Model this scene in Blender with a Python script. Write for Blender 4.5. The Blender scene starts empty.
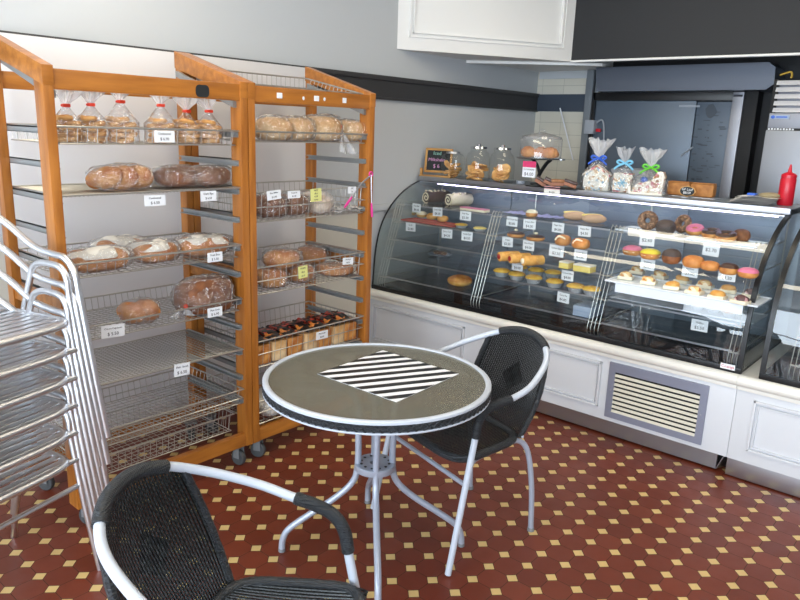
import bpy, bmesh, math, random
from mathutils import Vector, Matrix, noise
random.seed(7)
PI=math.pi
C=bpy.context.scene.collection
# ------------------------------------------------------------------ camera
F=701.1; YAW,PIT,ROL=[math.radians(a) for a in (40.64,13.69,2.02)]
fw=Vector((-math.sin(YAW)*math.cos(PIT),math.cos(YAW)*math.cos(PIT),-math.sin(PIT)))
rt=Vector((math.cos(YAW),math.sin(YAW),0)); up=rt.cross(fw)
r2=math.cos(ROL)*rt+math.sin(ROL)*up; u2=-math.sin(ROL)*rt+math.cos(ROL)*up
CAM=Vector((0,0,1.6))
def ray(x,y): return r2*((x-400)/F)-u2*((y-300)/F)+fw
def onz(x,y,z): d=ray(x,y); return CAM+d*((z-CAM.z)/d.z)
def ony(x,y,v): d=ray(x,y); return CAM+d*((v-CAM.y)/d.y)
def onx(x,y,v): d=ray(x,y); return CAM+d*((v-CAM.x)/d.x)
cd=bpy.data.cameras.new('camera'); cam=bpy.data.objects.new('camera',cd); C.objects.link(cam)
cam.matrix_world=Matrix(((r2.x,u2.x,-fw.x,CAM.x),(r2.y,u2.y,-fw.y,CAM.y),(r2.z,u2.z,-fw.z,CAM.z),(0,0,0,1)))
cd.sensor_width=36; cd.lens=F/800*36; cd.clip_start=.02
bpy.context.scene.camera=cam
vs=bpy.context.scene.view_settings; vs.view_transform='Standard'; vs.look='None'; vs.gamma=1; vs.exposure=-0.17
# ------------------------------------------------------------------ materials
MT={}
def lin(c): return tuple(((v/255)/12.92 if v<=10 else ((v/255+.055)/1.055)**2.4) for v in c)+(1,)
def mat(name,rgb,rough=.5,metal=0,bump=0,bscale=40,var=0,vscale=8,spec=.5,rgb2=None,trans=0,coat=0,stretch=None):
    if name in MT: return MT[name]
    m=bpy.data.materials.new(name); m.use_nodes=True; nt=m.node_tree; b=nt.nodes['Principled BSDF']
    b.inputs['Base Color'].default_value=lin(rgb); b.inputs['Roughness'].default_value=rough; b.inputs['Metallic'].default_value=metal
    b.inputs['Specular IOR Level'].default_value=spec; b.inputs['Coat Weight'].default_value=coat
    tc=nt.nodes.new('ShaderNodeTexCoord'); src=tc.outputs['Object']
    if stretch:
        mp=nt.nodes.new('ShaderNodeMapping'); mp.inputs['Scale'].default_value=stretch; nt.links.new(src,mp.inputs[0]); src=mp.outputs[0]
    if var or rgb2:
        n=nt.nodes.new('ShaderNodeTexNoise'); n.inputs['Scale'].default_value=vscale; n.inputs['Detail'].default_value=5; nt.links.new(src,n.inputs['Vector'])
        r=nt.nodes.new('ShaderNodeValToRGB'); nt.links.new(n.outputs['Fac'],r.inputs[0])
        c=lin(rgb); c2=lin(rgb2) if rgb2 else tuple(v*(1-var) for v in c[:3])+(1,)
        r.color_ramp.elements[0].position=.35; r.color_ramp.elements[1].position=.65
        r.color_ramp.elements[0].color=c2; r.color_ramp.elements[1].color=c
        nt.links.new(r.outputs[0],b.inputs['Base Color'])
    if bump:
        n=nt.nodes.new('ShaderNodeTexNoise'); n.inputs['Scale'].default_value=bscale; n.inputs['Detail'].default_value=4; nt.links.new(src,n.inputs['Vector'])
        bp=nt.nodes.new('ShaderNodeBump'); bp.inputs['Strength'].default_value=bump; bp.inputs['Distance'].default_value=.01
        nt.links.new(n.outputs['Fac'],bp.inputs['Height']); nt.links.new(bp.outputs[0],b.inputs['Normal'])
    MT[name]=m; return m
def math_n(nt,op,a,b=None,clamp=False):
    n=nt.nodes.new('ShaderNodeMath'); n.operation=op; n.use_clamp=clamp
    for i,v in enumerate((a,b)):
        if v is None: continue
        if isinstance(v,(int,float)): n.inputs[i].default_value=v
        else: nt.links.new(v,n.inputs[i])
    return n.outputs[0]
def film(name,tint=(1,1,1),rough=.02,refl=1.0,wr=0,wscale=30,haze=0.0,hazec=(1,1,1)):
    """thin transparent sheet: transparent + fresnel gloss (+ a little milky diffuse)"""
    if name in MT: return MT[name]
    m=bpy.data.materials.new(name); m.use_nodes=True; nt=m.node_tree; nt.nodes.clear()
    out=nt.nodes.new('ShaderNodeOutputMaterial'); t=nt.nodes.new('ShaderNodeBsdfTransparent'); t.inputs[0].default_value=tint+(1,)
    g=nt.nodes.new('ShaderNodeBsdfGlossy'); g.inputs['Roughness'].default_value=rough
    gm=nt.nodes.new('ShaderNodeNewGeometry'); dt=nt.nodes.new('ShaderNodeVectorMath'); dt.operation='DOT_PRODUCT'
    nt.links.new(gm.outputs['Incoming'],dt.inputs[0]); nt.links.new(gm.outputs['Normal'],dt.inputs[1])
    ca=math_n(nt,'SUBTRACT',1,math_n(nt,'ABSOLUTE',dt.outputs['Value'])); sc=math_n(nt,'ADD',math_n(nt,'MULTIPLY',math_n(nt,'POWER',ca,5),.92),.09)
    fac=math_n(nt,'MULTIPLY',sc,refl,True)
    mx=nt.nodes.new('ShaderNodeMixShader'); nt.links.new(fac,mx.inputs[0]); nt.links.new(t.outputs[0],mx.inputs[1]); nt.links.new(g.outputs[0],mx.inputs[2])
    last=mx
    if wr:
        tc=nt.nodes.new('ShaderNodeTexCoord'); n=nt.nodes.new('ShaderNodeTexNoise'); n.inputs['Scale'].default_value=wscale; n.inputs['Detail'].default_value=3; n.inputs['Distortion'].default_value=1.2
        nt.links.new(tc.outputs['Object'],n.inputs['Vector'])
        bp=nt.nodes.new('ShaderNodeBump'); bp.inputs['Strength'].default_value=wr; bp.inputs['Distance'].default_value=.05
        nt.links.new(n.outputs['Fac'],bp.inputs['Height']); nt.links.new(bp.outputs[0],g.inputs['Normal'])
    if haze:
        d=nt.nodes.new('ShaderNodeBsdfDiffuse'); d.inputs[0].default_value=hazec+(1,)
        m2=nt.nodes.new('ShaderNodeMixShader'); m2.inputs[0].default_value=haze
        nt.links.new(mx.outputs[0],m2.inputs[1]); nt.links.new(d.outputs[0],m2.inputs[2]); last=m2
    nt.links.new(last.outputs[0],out.inputs[0]); MT[name]=m; return m
def emit(name,rgb,s):
    m=bpy.data.materials.new(name); m.use_nodes=True; nt=m.node_tree; b=nt.nodes['Principled BSDF']
    b.inputs['Base Color'].default_value=lin(rgb); b.inputs['Emission Color'].default_value=lin(rgb); b.inputs['Emission Strength'].default_value=s
    MT[name]=m; return m
def mixc(nt,f,a,b):
    n=nt.nodes.new('ShaderNodeMix'); n.data_type='RGBA'
    for s,v in ((n.inputs[0],f),(n.inputs[6],a),(n.inputs[7],b)):
        if hasattr(v,'links') or hasattr(v,'is_linked'): nt.links.new(v,s)
        else: s.default_value=v
    return n.outputs[2]
def tile_mat():
    m=bpy.data.materials.new('octagon_tiles'); m.use_nodes=True; nt=m.node_tree; b=nt.nodes['Principled BSDF']
    g=nt.nodes.new('ShaderNodeNewGeometry'); s=nt.nodes.new('ShaderNodeSeparateXYZ'); nt.links.new(g.outputs['Position'],s.inputs[0])
    px,py=.1033,.107
    u=math_n(nt,'MULTIPLY',math_n(nt,'ADD',s.outputs[0],.937+px*100),1/px); v=math_n(nt,'MULTIPLY',math_n(nt,'ADD',s.outputs[1],-3.416+py*100),1/py)
    def tri(t): return math_n(nt,'ABSOLUTE',math_n(nt,'SUBTRACT',math_n(nt,'FRACT',math_n(nt,'ADD',t,.5)),.5))
    a=tri(u); c=tri(v); sm=math_n(nt,'ADD',a,c); K=.245
    dot=math_n(nt,'LESS_THAN',sm,K)
    g1=math_n(nt,'LESS_THAN',math_n(nt,'ABSOLUTE',math_n(nt,'SUBTRACT',sm,K+.012)),.018)
    g2=math_n(nt,'MULTIPLY',math_n(nt,'LESS_THAN',math_n(nt,'MINIMUM',a,c),.012),math_n(nt,'GREATER_THAN',sm,K))
    gr=math_n(nt,'MAXIMUM',g1,g2)
    # per-tile tone
    fl=nt.nodes.new('ShaderNodeCombineXYZ'); nt.links.new(math_n(nt,'FLOOR',u),fl.inputs[0]); nt.links.new(math_n(nt,'FLOOR',v),fl.inputs[1])
    wn=nt.nodes.new('ShaderNodeTexWhiteNoise'); wn.noise_dimensions='2D'; nt.links.new(fl.outputs[0],wn.inputs['Vector'])
    red=mixc(nt,wn.outputs['Value'],lin((104,42,24)),lin((122,54,33)))
    no=nt.nodes.new('ShaderNodeTexNoise'); no.inputs['Scale'].default_value=14; no.inputs['Detail'].default_value=6; nt.links.new(g.outputs['Position'],no.inputs['Vector'])
    red=mixc(nt,math_n(nt,'MULTIPLY',no.outputs['Fac'],.35),red,lin((84,36,24)))
    yel=mixc(nt,math_n(nt,'MULTIPLY',no.outputs['Fac'],.5),lin((214,184,122)),lin((186,152,98)))
    col=mixc(nt,dot,red,yel); col=mixc(nt,gr,col,lin((70,44,34)))
    nt.links.new(col,b.inputs['Base Color'])
    r=math_n(nt,'ADD',math_n(nt,'MULTIPLY',no.outputs['Fac'],.25),math_n(nt,'ADD',math_n(nt,'MULTIPLY',gr,.4),.28)); nt.links.new(r,b.inputs['Roughness'])
    b.inputs['Specular IOR Level'].default_value=.42
    bp=nt.nodes.new('ShaderNodeBump'); bp.inputs['Strength'].default_value=.5; bp.inputs['Distance'].default_value=.002; bp.invert=True
    nt.links.new(gr,bp.inputs['Height']); nt.links.new(bp.outputs[0],b.inputs['Normal'])
    MT['tiles']=m; return m
def weave_mat(name,nu,nv,rgb,rgb2):
    """woven flat cane: strands along v, thin cross weaver, small open gaps (uses UV)"""
    m=bpy.data.materials.new(name); m.use_nodes=True; nt=m.node_tree; b=nt.nodes['Principled BSDF']
    uv=nt.nodes.new('ShaderNodeUVMap'); s=nt.nodes.new('ShaderNodeSeparateXYZ'); nt.links.new(uv.outputs[0],s.inputs[0])
    u=math_n(nt,'MULTIPLY',s.outputs[0],nu); v=math_n(nt,'MULTIPLY',s.outputs[1],nv)
    fu=math_n(nt,'ABSOLUTE',math_n(nt,'SUBTRACT',math_n(nt,'FRACT',u),.5)); fv=math_n(nt,'ABSOLUTE',math_n(nt,'SUBTRACT',math_n(nt,'FRACT',v),.5))
    gap=math_n(nt,'MULTIPLY',math_n(nt,'GREATER_THAN',fu,.44),math_n(nt,'GREATER_THAN',fv,.30))
    par=math_n(nt,'FRACT',math_n(nt,'MULTIPLY',math_n(nt,'ADD',math_n(nt,'FLOOR',u),math_n(nt,'FLOOR',v)),.5))
    h=math_n(nt,'ADD',math_n(nt,'SUBTRACT',1,math_n(nt,'MULTIPLY',fu,2)),math_n(nt,'MULTIPLY',par,.7))
    bp=nt.nodes.new('ShaderNodeBump'); bp.inputs['Strength'].default_value=1; bp.inputs['Distance'].default_value=.012
    nt.links.new(h,bp.inputs['Height']); nt.links.new(bp.outputs[0],b.inputs['Normal'])
    # darker checker diamond in the middle of the weave
    du=math_n(nt,'ABSOLUTE',math_n(nt,'SUBTRACT',s.outputs[0],.5)); dv=math_n(nt,'ABSOLUTE',math_n(nt,'SUBTRACT',s.outputs[1],.5))
    dm=math_n(nt,'LESS_THAN',math_n(nt,'ADD',math_n(nt,'MULTIPLY',du,1.0),dv),.16)
    ck=math_n(nt,'GREATER_THAN',math_n(nt,'FRACT',math_n(nt,'MULTIPLY',math_n(nt,'ADD',math_n(nt,'FLOOR',math_n(nt,'MULTIPLY',u,.34)),math_n(nt,'FLOOR',math_n(nt,'MULTIPLY',v,.25))),.5)),.3)
    col=mixc(nt,par,lin(rgb),lin(rgb2)); col=mixc(nt,math_n(nt,'MULTIPLY',dm,ck),col,lin((14,15,16)))
    nt.links.new(col,b.inputs['Base Color']); b.inputs['Roughness'].default_value=.38
    nt.links.new(math_n(nt,'SUBTRACT',1,math_n(nt,'MULTIPLY',gap,math_n(nt,'SUBTRACT',1,dm))),b.inputs['Alpha'])
    MT[name]=m; return m
def stripe_mat(name,axis,period,c1,c2,duty=.5,rough=.4,off=0,metal=0):
    m=bpy.data.materials.new(name); m.use_nodes=True; nt=m.node_tree; b=nt.nodes['Principled BSDF']
    tc=nt.nodes.new('ShaderNodeTexCoord'); dp=nt.nodes.new('ShaderNodeVectorMath'); dp.operation='DOT_PRODUCT'
    nt.links.new(tc.outputs['Object'],dp.inputs[0]); dp.inputs[1].default_value=axis
    f=math_n(nt,'FRACT',math_n(nt,'ADD',math_n(nt,'MULTIPLY',dp.outputs['Value'],1/period),off+50))
    nt.links.new(mixc(nt,math_n(nt,'LESS_THAN',f,duty),lin(c1),lin(c2)),b.inputs['Base Color']); b.inputs['Roughness'].default_value=rough; b.inputs['Metallic'].default_value=metal
    MT[name]=m; return m
def brick_mat(name,c,mort,w,h,rough=.25):
    m=bpy.data.materials.new(name); m.use_nodes=True; nt=m.node_tree; b=nt.nodes['Principled BSDF']
    tc=nt.nodes.new('ShaderNodeTexCoord'); mp=nt.nodes.new('ShaderNodeMapping'); mp.inputs['Rotation'].default_value=(PI/2,0,0)
    nt.links.new(tc.outputs['Object'],mp.inputs[0]); br=nt.nodes.new('ShaderNodeTexBrick'); nt.links.new(mp.outputs[0],br.inputs['Vector'])
    br.inputs['Scale'].default_value=1; br.inputs['Brick Width'].default_value=w; br.inputs['Row Height'].default_value=h; br.inputs['Mortar Size'].default_value=.0015; br.offset=0
    br.inputs['Color1'].default_value=lin(c); br.inputs['Color2'].default_value=tuple(x*.94 for x in lin(c)[:3])+(1,); br.inputs['Mortar'].default_value=lin(mort)
    nt.links.new(br.outputs[0],b.inputs['Base Color']); b.inputs['Roughness'].default_value=rough; MT[name]=m; return m
def speck_mat(name,base,cols,scale=60,rough=.5,thr=.5):
    m=bpy.data.materials.new(name); m.use_nodes=True; nt=m.node_tree; b=nt.nodes['Principled BSDF']
    tc=nt.nodes.new('ShaderNodeTexCoord'); v=nt.nodes.new('ShaderNodeTexVoronoi'); v.inputs['Scale'].default_value=scale; nt.links.new(tc.outputs['Object'],v.inputs['Vector'])
    r=nt.nodes.new('ShaderNodeValToRGB'); s=nt.nodes.new('ShaderNodeSeparateColor'); nt.links.new(v.outputs['Color'],s.inputs[0]); nt.links.new(s.outputs[0],r.inputs[0])
    r.color_ramp.interpolation='CONSTANT'; r.color_ramp.elements[0].color=lin(base); r.color_ramp.elements[0].position=0
    r.color_ramp.elements[1].position=thr; r.color_ramp.elements[1].color=lin(cols[0])
    for i,c in enumerate(cols[1:]): e=r.color_ramp.elements.new(thr+(1-thr)*(i+1)/len(cols)); e.color=lin(c)
    nt.links.new(r.outputs[0],b.inputs['Base Color']); b.inputs['Roughness'].default_value=rough
    bp=nt.nodes.new('ShaderNodeBump'); bp.inputs['Strength'].default_value=.4; bp.inputs['Distance'].default_value=.003; nt.links.new(v.outputs['Distance'],bp.inputs['Height']); nt.links.new(bp.outputs[0],b.inputs['Normal'])
    MT[name]=m; return m
tile_mat()
mat('wood',(184,116,46),.36,rgb2=(150,88,30),vscale=5,stretch=(6,6,.6),bump=.06,bscale=30,coat=.15)
mat('woodh',(186,118,46),.36,rgb2=(154,92,32),vscale=5,stretch=(6,.6,6),bump=.06,bscale=30,coat=.15)
mat('wall_grey',(196,200,203),.75,bump=.03,bscale=90)
mat('panel_white',(224,223,225),.6,bump=.02,bscale=50)
mat('wainscot',(214,210,198),.55)
mat('band',(58,58,60),.5); mat('band_blue',(62,72,86),.45)
mat('black_board',(31,32,35),.65); mat('white_paint',(236,235,232),.5); mat('ceiling',(215,215,212),.8)
mat('counter_white',(214,215,218),.35); mat('cream',(232,228,218),.35)
mat('steel',(176,178,184),.32,1,bump=.02,bscale=300,stretch=(1,60,60)); mat('steel_bright',(190,193,200),.34,1)
mat('dull_steel',(150,152,160),.45,.8)
mat('alu',(224,225,228),.33,1); mat('chrome',(225,226,230),.12,1); mat('wire',(176,174,168),.35,.85)
mat('runner',(158,160,160),.5,.6); mat('wirefg',(196,194,188),.32,.85)
mat('black',(16,17,19),.35); mat('black_rough',(24,24,26),.7); mat('rubber',(70,72,74),.6); mat('caster_grey',(120,122,124),.5)
mat('powder',(170,176,190),.32,.25,bump=.05,bscale=120); mat('white_powder',(190,196,206),.28,0,bump=.03,bscale=80)
mat('wicker_wrap',(40,43,47),.42,bump=.9,bscale=25,stretch=(1,1,12)); weave_mat('weave',38,46,(26,29,30),(70,75,76))
stripe_mat('wrap_ring',(0,0,1),.006,(28,30,33),(58,61,66),.4,.4)
film('glass',(.93,.965,.96),.015,1.0); film('glass_clear',(.97,.985,.98),.02,.8); film('bag',(.98,.98,.985),.10,2.2,wr=1,wscale=24,haze=.02); film('bag_milky',(.95,.955,.97),.15,2.2,wr=1,wscale=34,haze=.26)
film('acrylic',(.97,.97,.98),.05,1.0,haze=.05)
film('table_glass',(.66,.64,.56),.16,1.1,wr=.2,wscale=150,haze=.42,hazec=(.24,.23,.185))
mat('braid',(52,58,68),.4,bump=1,bscale=60); 
mat('bread_gold',(218,156,84),.6,rgb2=(176,100,44),vscale=20,bump=.9,bscale=26); mat('bread_pale',(238,210,164),.65,rgb2=(214,162,100),vscale=16,bump=.8,bscale=26)
mat('bread_brown',(150,92,52),.6,rgb2=(104,60,34),vscale=22,bump=1,bscale=36); mat('bread_orange',(212,146,78),.55,rgb2=(182,108,52),vscale=18,bump=.8,bscale=26)
mat('icing',(240,234,222),.45,bump=.4,bscale=24); mat('cookie',(232,184,118),.7,rgb2=(200,142,78),vscale=40,bump=.6,bscale=80)
mat('choc',(66,40,30),.35,bump=.2,bscale=60); mat('choc_grey',(74,62,58),.6,bump=.1); mat('pink_icing',(214,116,148),.4); mat('yellow_icing',(212,196,60),.4); mat('pastry',(226,176,98),.55,rgb2=(204,140,60),vscale=22,bump=.3)
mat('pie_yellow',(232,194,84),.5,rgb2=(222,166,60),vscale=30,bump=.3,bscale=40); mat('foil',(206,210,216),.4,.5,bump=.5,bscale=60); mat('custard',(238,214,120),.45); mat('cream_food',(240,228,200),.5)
mat('jam',(150,34,30),.3); mat('seeds',(150,100,60),.6); mat('red_tray',(190,90,80),.4); mat('white_card',(236,238,242),.5); mat('yellow_card',(222,222,140),.6); mat('ink',(26,28,44),.6)
mat('red_tie',(224,60,34),.4); mat('blue_ribbon',(40,92,196),.4); mat('green_ribbon',(96,190,48),.4); mat('cyan_ribbon',(120,190,220),.4)
mat('pink_plastic',(226,64,150),.35); mat('sauce_red',(196,26,44),.3); mat('chalk_frame',(206,158,92),.45,rgb2=(186,136,72),vscale=8); mat('chalkboard',(28,32,36),.6)
mat('chalk_green',(150,205,190),.8); mat('chalk_pink',(220,160,205),.8); mat('chalk_white',(230,230,232),.8)
mat('pink_print',(214,60,110),.5); mat('pink_pale',(236,172,176),.5); mat('brand_red',(196,44,50),.5); mat('cool_door',(100,112,126),.3,.3); mat('cool_door2',(86,98,112),.4,.2); mat('reflection_dark',(70,78,88),.6)
mat('hood',(96,102,114),.4,.4); mat('grey_box',(156,162,172),.5); mat('vent_slat',(214,208,190),.5,.1); mat('vent_frame',(150,154,172),.4,.5); mat('deck',(34,32,34),.22,.2)
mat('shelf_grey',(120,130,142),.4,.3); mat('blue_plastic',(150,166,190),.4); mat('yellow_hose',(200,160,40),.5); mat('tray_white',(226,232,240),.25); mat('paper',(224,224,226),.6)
mat('inner_grey',(148,160,174),.45,.2); mat('flame',(214,104,40),.4); mat('flame_yellow',(236,180,60),.4); mat('wrapper_black',(22,22,24),.25,bump=.4,bscale=40)
speck_mat('wrapper',(24,22,24),[(190,60,40),(24,22,24),(226,140,60),(24,22,24)],55,.3,.5)
speck_mat('house_iced',(238,234,222),[(150,190,214),(238,234,222),(214,182,140)],60,.6,.55); speck_mat('nonpareil',(236,228,214),[(206,174,136),(160,110,70),(240,236,228),(200,120,130)],75,.6,.45)
speck_mat('sprinkle_ring',(120,84,60),[(170,130,100),(96,66,48)],110,.6,.4); speck_mat('apricot',(226,190,130),[(206,140,60),(240,222,190),(190,120,60)],60,.5,.4); speck_mat('choc_drizzle',(90,56,56),[(232,220,220),(90,56,56),(196,150,150)],60,.4,.5)
stripe_mat('sticker',(0.10,1,0),.0398,(238,238,238),(34,34,38),.5,.45)
emit('led',(214,206,246),11); emit('tube_light',(255,243,218),9); 
# ------------------------------------------------------------------ mesh builder
class M:
    def __init__(s): s.bm=bmesh.new(); s.uv=None
    def _add(s,vs,fs):
        v=[s.bm.verts.new(p) for p in vs]
        for f in fs:
            try: s.bm.faces.new([v[i] for i in f])
            except ValueError: pass
        return v
    def box(s,a,b,bev=0,R=None):
        a=Vector(a); b=Vector(b); lo=Vector(map(min,a,b)); hi=Vector(map(max,a,b))
        P=[(lo.x,lo.y,lo.z),(hi.x,lo.y,lo.z),(hi.x,hi.y,lo.z),(lo.x,hi.y,lo.z),(lo.x,lo.y,hi.z),(hi.x,lo.y,hi.z),(hi.x,hi.y,hi.z),(lo.x,hi.y,hi.z)]
        return s.hexa(P,bev,R)
    def hexa(s,P,bev=0,R=None):
        if R is not None: P=[R@Vector(p) for p in P]
        v=s._add(P,[(0,3,2,1),(4,5,6,7),(0,1,5,4),(1,2,6,5),(2,3,7,6),(3,0,4,7)])
        if bev:
            es=set(e for x in v for e in x.link_edges)
            bmesh.ops.bevel(s.bm,geom=list(es),offset=bev,segments=2,affect='EDGES',profile=.6)
        return s
    def cbox(s,c,size,bev=0,R=None):
        c=Vector(c); h=Vector(size)/2
        if R is None: return s.box(c-h,c+h,bev)
        T=Matrix.Translation(c)@R.to_4x4(); return s.box(-h,h,bev,T)
    def tube(s,pts,r,n=8,closed=False,cap=True,flat=None):
        pts=[Vector(p) for p in pts]; N=len(pts); rs=r if isinstance(r,(list,tuple)) else [r]*N
        tan=[]
        for i in range(N):
            if closed: t=pts[(i+1)%N]-pts[i-1]
            else: t=pts[min(i+1,N-1)]-pts[max(i-1,0)]
            tan.append(t.normalized() if t.length>1e-9 else Vector((0,0,1)))
        ref=Vector((0,0,1)) if abs(tan[0].z)<.9 else Vector((1,0,0))
        nrm=(ref-tan[0]*ref.dot(tan[0])).normalized(); rings=[]
        for i in range(N):
            nrm=(nrm-tan[i]*nrm.dot(tan[i])); nrm=nrm.normalized() if nrm.length>1e-6 else tan[i].orthogonal().normalized()
            bn=tan[i].cross(nrm)
            rings.append([s.bm.verts.new(pts[i]+(nrm*math.cos(2*PI*k/n)+bn*math.sin(2*PI*k/n)*(flat or 1))*rs[i]) for k in range(n)])
        for i in range(N if closed else N-1):
            A=rings[i];B=rings[(i+1)%N]
            for k in range(n):
                try: s.bm.faces.new((A[k],A[(k+1)%n],B[(k+1)%n],B[k]))
                except ValueError: pass
        if cap and not closed and n>2:
            for rg in (rings[0][::-1],rings[-1]):
                try: s.bm.faces.new(rg)
                except ValueError: pass
        return s
    def lathe(s,prof,c=(0,0,0),n=24,sx=1,sy=1,R=None,wob=0,seed=0):
        c=Vector(c); rings=[]
        for r,z in prof:
            if r<1e-6: p=Vector((0,0,z)); rings.append([s.bm.verts.new((R@p if R else p)+c)])
            else:
                rg=[]
                for k in range(n):
                    a=2*PI*k/n; w=1+wob*noise.noise(Vector((math.cos(a)*2+seed,math.sin(a)*2,z*20)))
                    p=Vector((r*w*math.cos(a)*sx,r*w*math.sin(a)*sy,z)); rg.append(s.bm.verts.new((R@p if R else p)+c))
                rings.append(rg)
        for A,B in zip(rings[:-1],rings[1:]):
            for k in range(n):
                q=[A[k%len(A)],A[(k+1)%len(A)],B[(k+1)%len(B)],B[k%len(B)]]
                u=[]; [u.append(x) for x in q if x not in u]
                if len(u)>2:
                    try: s.bm.faces.new(u)
                    except ValueError: pass
        return s
    def blob(s,c,rad,R=None,nu=20,nv=12,pw=1.0,amp=0,fr=12,seed=0,flatb=None,fn=None):
        """superellipsoid with lumps; flatb = lowest local z"""
        c=Vector(c); rings=[]
        def sg(v,p): return math.copysign(abs(v)**p,v)
        for j in range(nv+1):
            ph=-PI/2+PI*j/nv; rg=[]
            for i in range(nu if 0<j<nv else 1):
                th=2*PI*i/nu
                p=Vector((sg(math.cos(ph),pw)*sg(math.cos(th),pw)*rad[0],sg(math.cos(ph),pw)*sg(math.sin(th),pw)*rad[1],sg(math.sin(ph),pw)*rad[2]))
                if amp: p*=1+amp*noise.noise(p*fr+Vector((seed*3.1,seed,0)))
                if fn: p=fn(p)
                if flatb is not None and p.z<flatb: p.z=flatb
                rg.append(s.bm.verts.new((R@p if R else p)+c))
            rings.append(rg)
        for A,B in zip(rings[:-1],rings[1:]):
            for k in range(nu):
                q=[A[k%len(A)],A[(k+1)%len(A)],B[(k+1)%len(B)],B[k%len(B)]]
                u=[]; [u.append(x) for x in q if x not in u]
                if len(u)>2:
                    try: s.bm.faces.new(u)
                    except ValueError: pass
        return s
    def grid(s,fn,nu,nv):
        if s.uv is None: s.uv=s.bm.loops.layers.uv.new('UVMap')
        V=[[s.bm.verts.new(fn(i/nu,j/nv)) for i in range(nu+1)] for j in range(nv+1)]
        for j in range(nv):
            for i in range(nu):
                try: f=s.bm.faces.new((V[j][i],V[j][i+1],V[j+1][i+1],V[j+1][i]))
                except ValueError: continue
                for l,(a,b) in zip(f.loops,((i,j),(i+1,j),(i+1,j+1),(i,j+1))): l[s.uv].uv=(a/nu,b/nv)
        return s
    def poly(s,pts,th,nrm):
        """extruded outline"""
        nrm=Vector(nrm).normalized()*th; n=len(pts); a=[Vector(p) for p in pts]
        s._add(a+[p+nrm for p in a],[tuple(range(n))[::-1],tuple(range(n,2*n))]+[(i,(i+1)%n,(i+1)%n+n,i+n) for i in range(n)]); return s
def smoothp(P,n=6,closed=False):
    P=[Vector(p) for p in P]; out=[]; N=len(P)
    for i in range(N if closed else N-1):
        g=lambda k:P[k%N] if closed else P[min(max(k,0),N-1)]
        a,b,c,d=g(i-1),g(i),g(i+1),g(i+2)
        for k in range(n):
            t=k/n; out.append(.5*((2*b)+(c-a)*t+(2*a-5*b+4*c-d)*t*t+(3*b-a-3*c+d)*t**3))
    if not closed: out.append(P[-1])
    return out
def mk(name,m,mt,parent=None,world=False,sharp=.7):
    bmesh.ops.recalc_face_normals(m.bm,faces=m.bm.faces)
    me=bpy.data.meshes.new(name); m.bm.to_mesh(me); m.bm.free()
    o=bpy.data.objects.new(name,me); C.objects.link(o)
    if parent is not None:
        o.parent=parent
        if world:
            r=parent
            while r.parent: r=r.parent
            T=Matrix.Translation(r.location)@r.rotation_euler.to_matrix().to_4x4(); me.transform(T.inverted())
    me.materials.append(MT[mt] if isinstance(mt,str) else mt)
    me.polygons.foreach_set('use_smooth',[True]*len(me.polygons)); me.set_sharp_from_angle(angle=sharp)
    return o
def thing(name,label,cat,loc=(0,0,0),rz=0,group=None):
    o=bpy.data.objects.new(name,None); o.empty_display_size=.05; C.objects.link(o); o.location=loc; o.rotation_euler=(0,0,rz)
    o['label']=label; o['category']=cat
    if group: o['group']=group
    return o
def tag(o,label,cat,group=None):
    o['label']=label; o['category']=cat
    if group: o['group']=group
    return o
def struct(name,m,mt,parent=None,sharp=.7):
    o=mk(name,m,mt,parent,sharp=sharp)
    if parent is None: o['kind']='structure'
    return o
def base_origin(o,p):
    """move a single-mesh thing's origin to p, keeping its shape in place"""
    p=Vector(p); o.data.transform(Matrix.Translation(-p)); o.location=p; return o
def dup(root,loc,rz=None,label=None,group=None,scale=None):
    r=root.copy(); C.objects.link(r); r.location=loc
    if rz is not None: r.rotation_euler=(0,0,rz)
    if scale is not None: r.scale=scale
    if label: r['label']=label
    if group: r['group']=group
    for ch in list(root.children):
        c=ch.copy(); C.objects.link(c); c.parent=r
        for g in list(ch.children):
            d=g.copy(); C.objects.link(d); d.parent=c
    return r
def text(parent,s,size,loc,M3,mt,name='writing',th=.0003):
    cu=bpy.data.curves.new('t','FONT'); cu.body=s; cu.size=size; cu.align_x='CENTER'; cu.align_y='CENTER'; cu.extrude=th; cu.resolution_u=2
    to=bpy.data.objects.new('t',cu); me=bpy.data.meshes.new_from_object(to); bpy.data.objects.remove(to); bpy.data.curves.remove(cu)
    me.transform(Matrix.Translation(Vector(loc))@M3.to_4x4()); me.materials.append(MT[mt])
    o=bpy.data.objects.new(name,me); C.objects.link(o); o.parent=parent; return o
def frame3(right,upv):
    r=Vector(right).normalized(); n=r.cross(Vector(upv)).normalized(); u=n.cross(r); return Matrix((r,u,n)).transposed()
# ================================================================== ROOM
XW,YB=-3.25,5.5; XR=3.2; YF=-2.4; ZC=2.9
m=M(); m.box((XW-.2,YF-.2,-.1),(XR+.2,YB+.2,0)); struct('floor',m,'tiles')
m=M(); m.box((XW-.2,YF-.2,ZC),(XR+.2,YB+.2,ZC+.1)); struct('ceiling',m,'ceiling')
m=M(); m.box((XW-.2,YF-.2,0),(XW,YB+.2,ZC)); struct('wall_left',m,'wall_grey')
m=M(); m.box((XR,YF-.2,0),(XR+.2,YB+.2,ZC)); struct('wall_right',m,'wall_grey')
m=M(); m.box((XW,YB,0),(XR,YB+.2,ZC)); brick_mat('brick_tile',(222,217,202),(176,172,160),.2,.1); struct('wall_back',m,'brick_tile')
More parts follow.
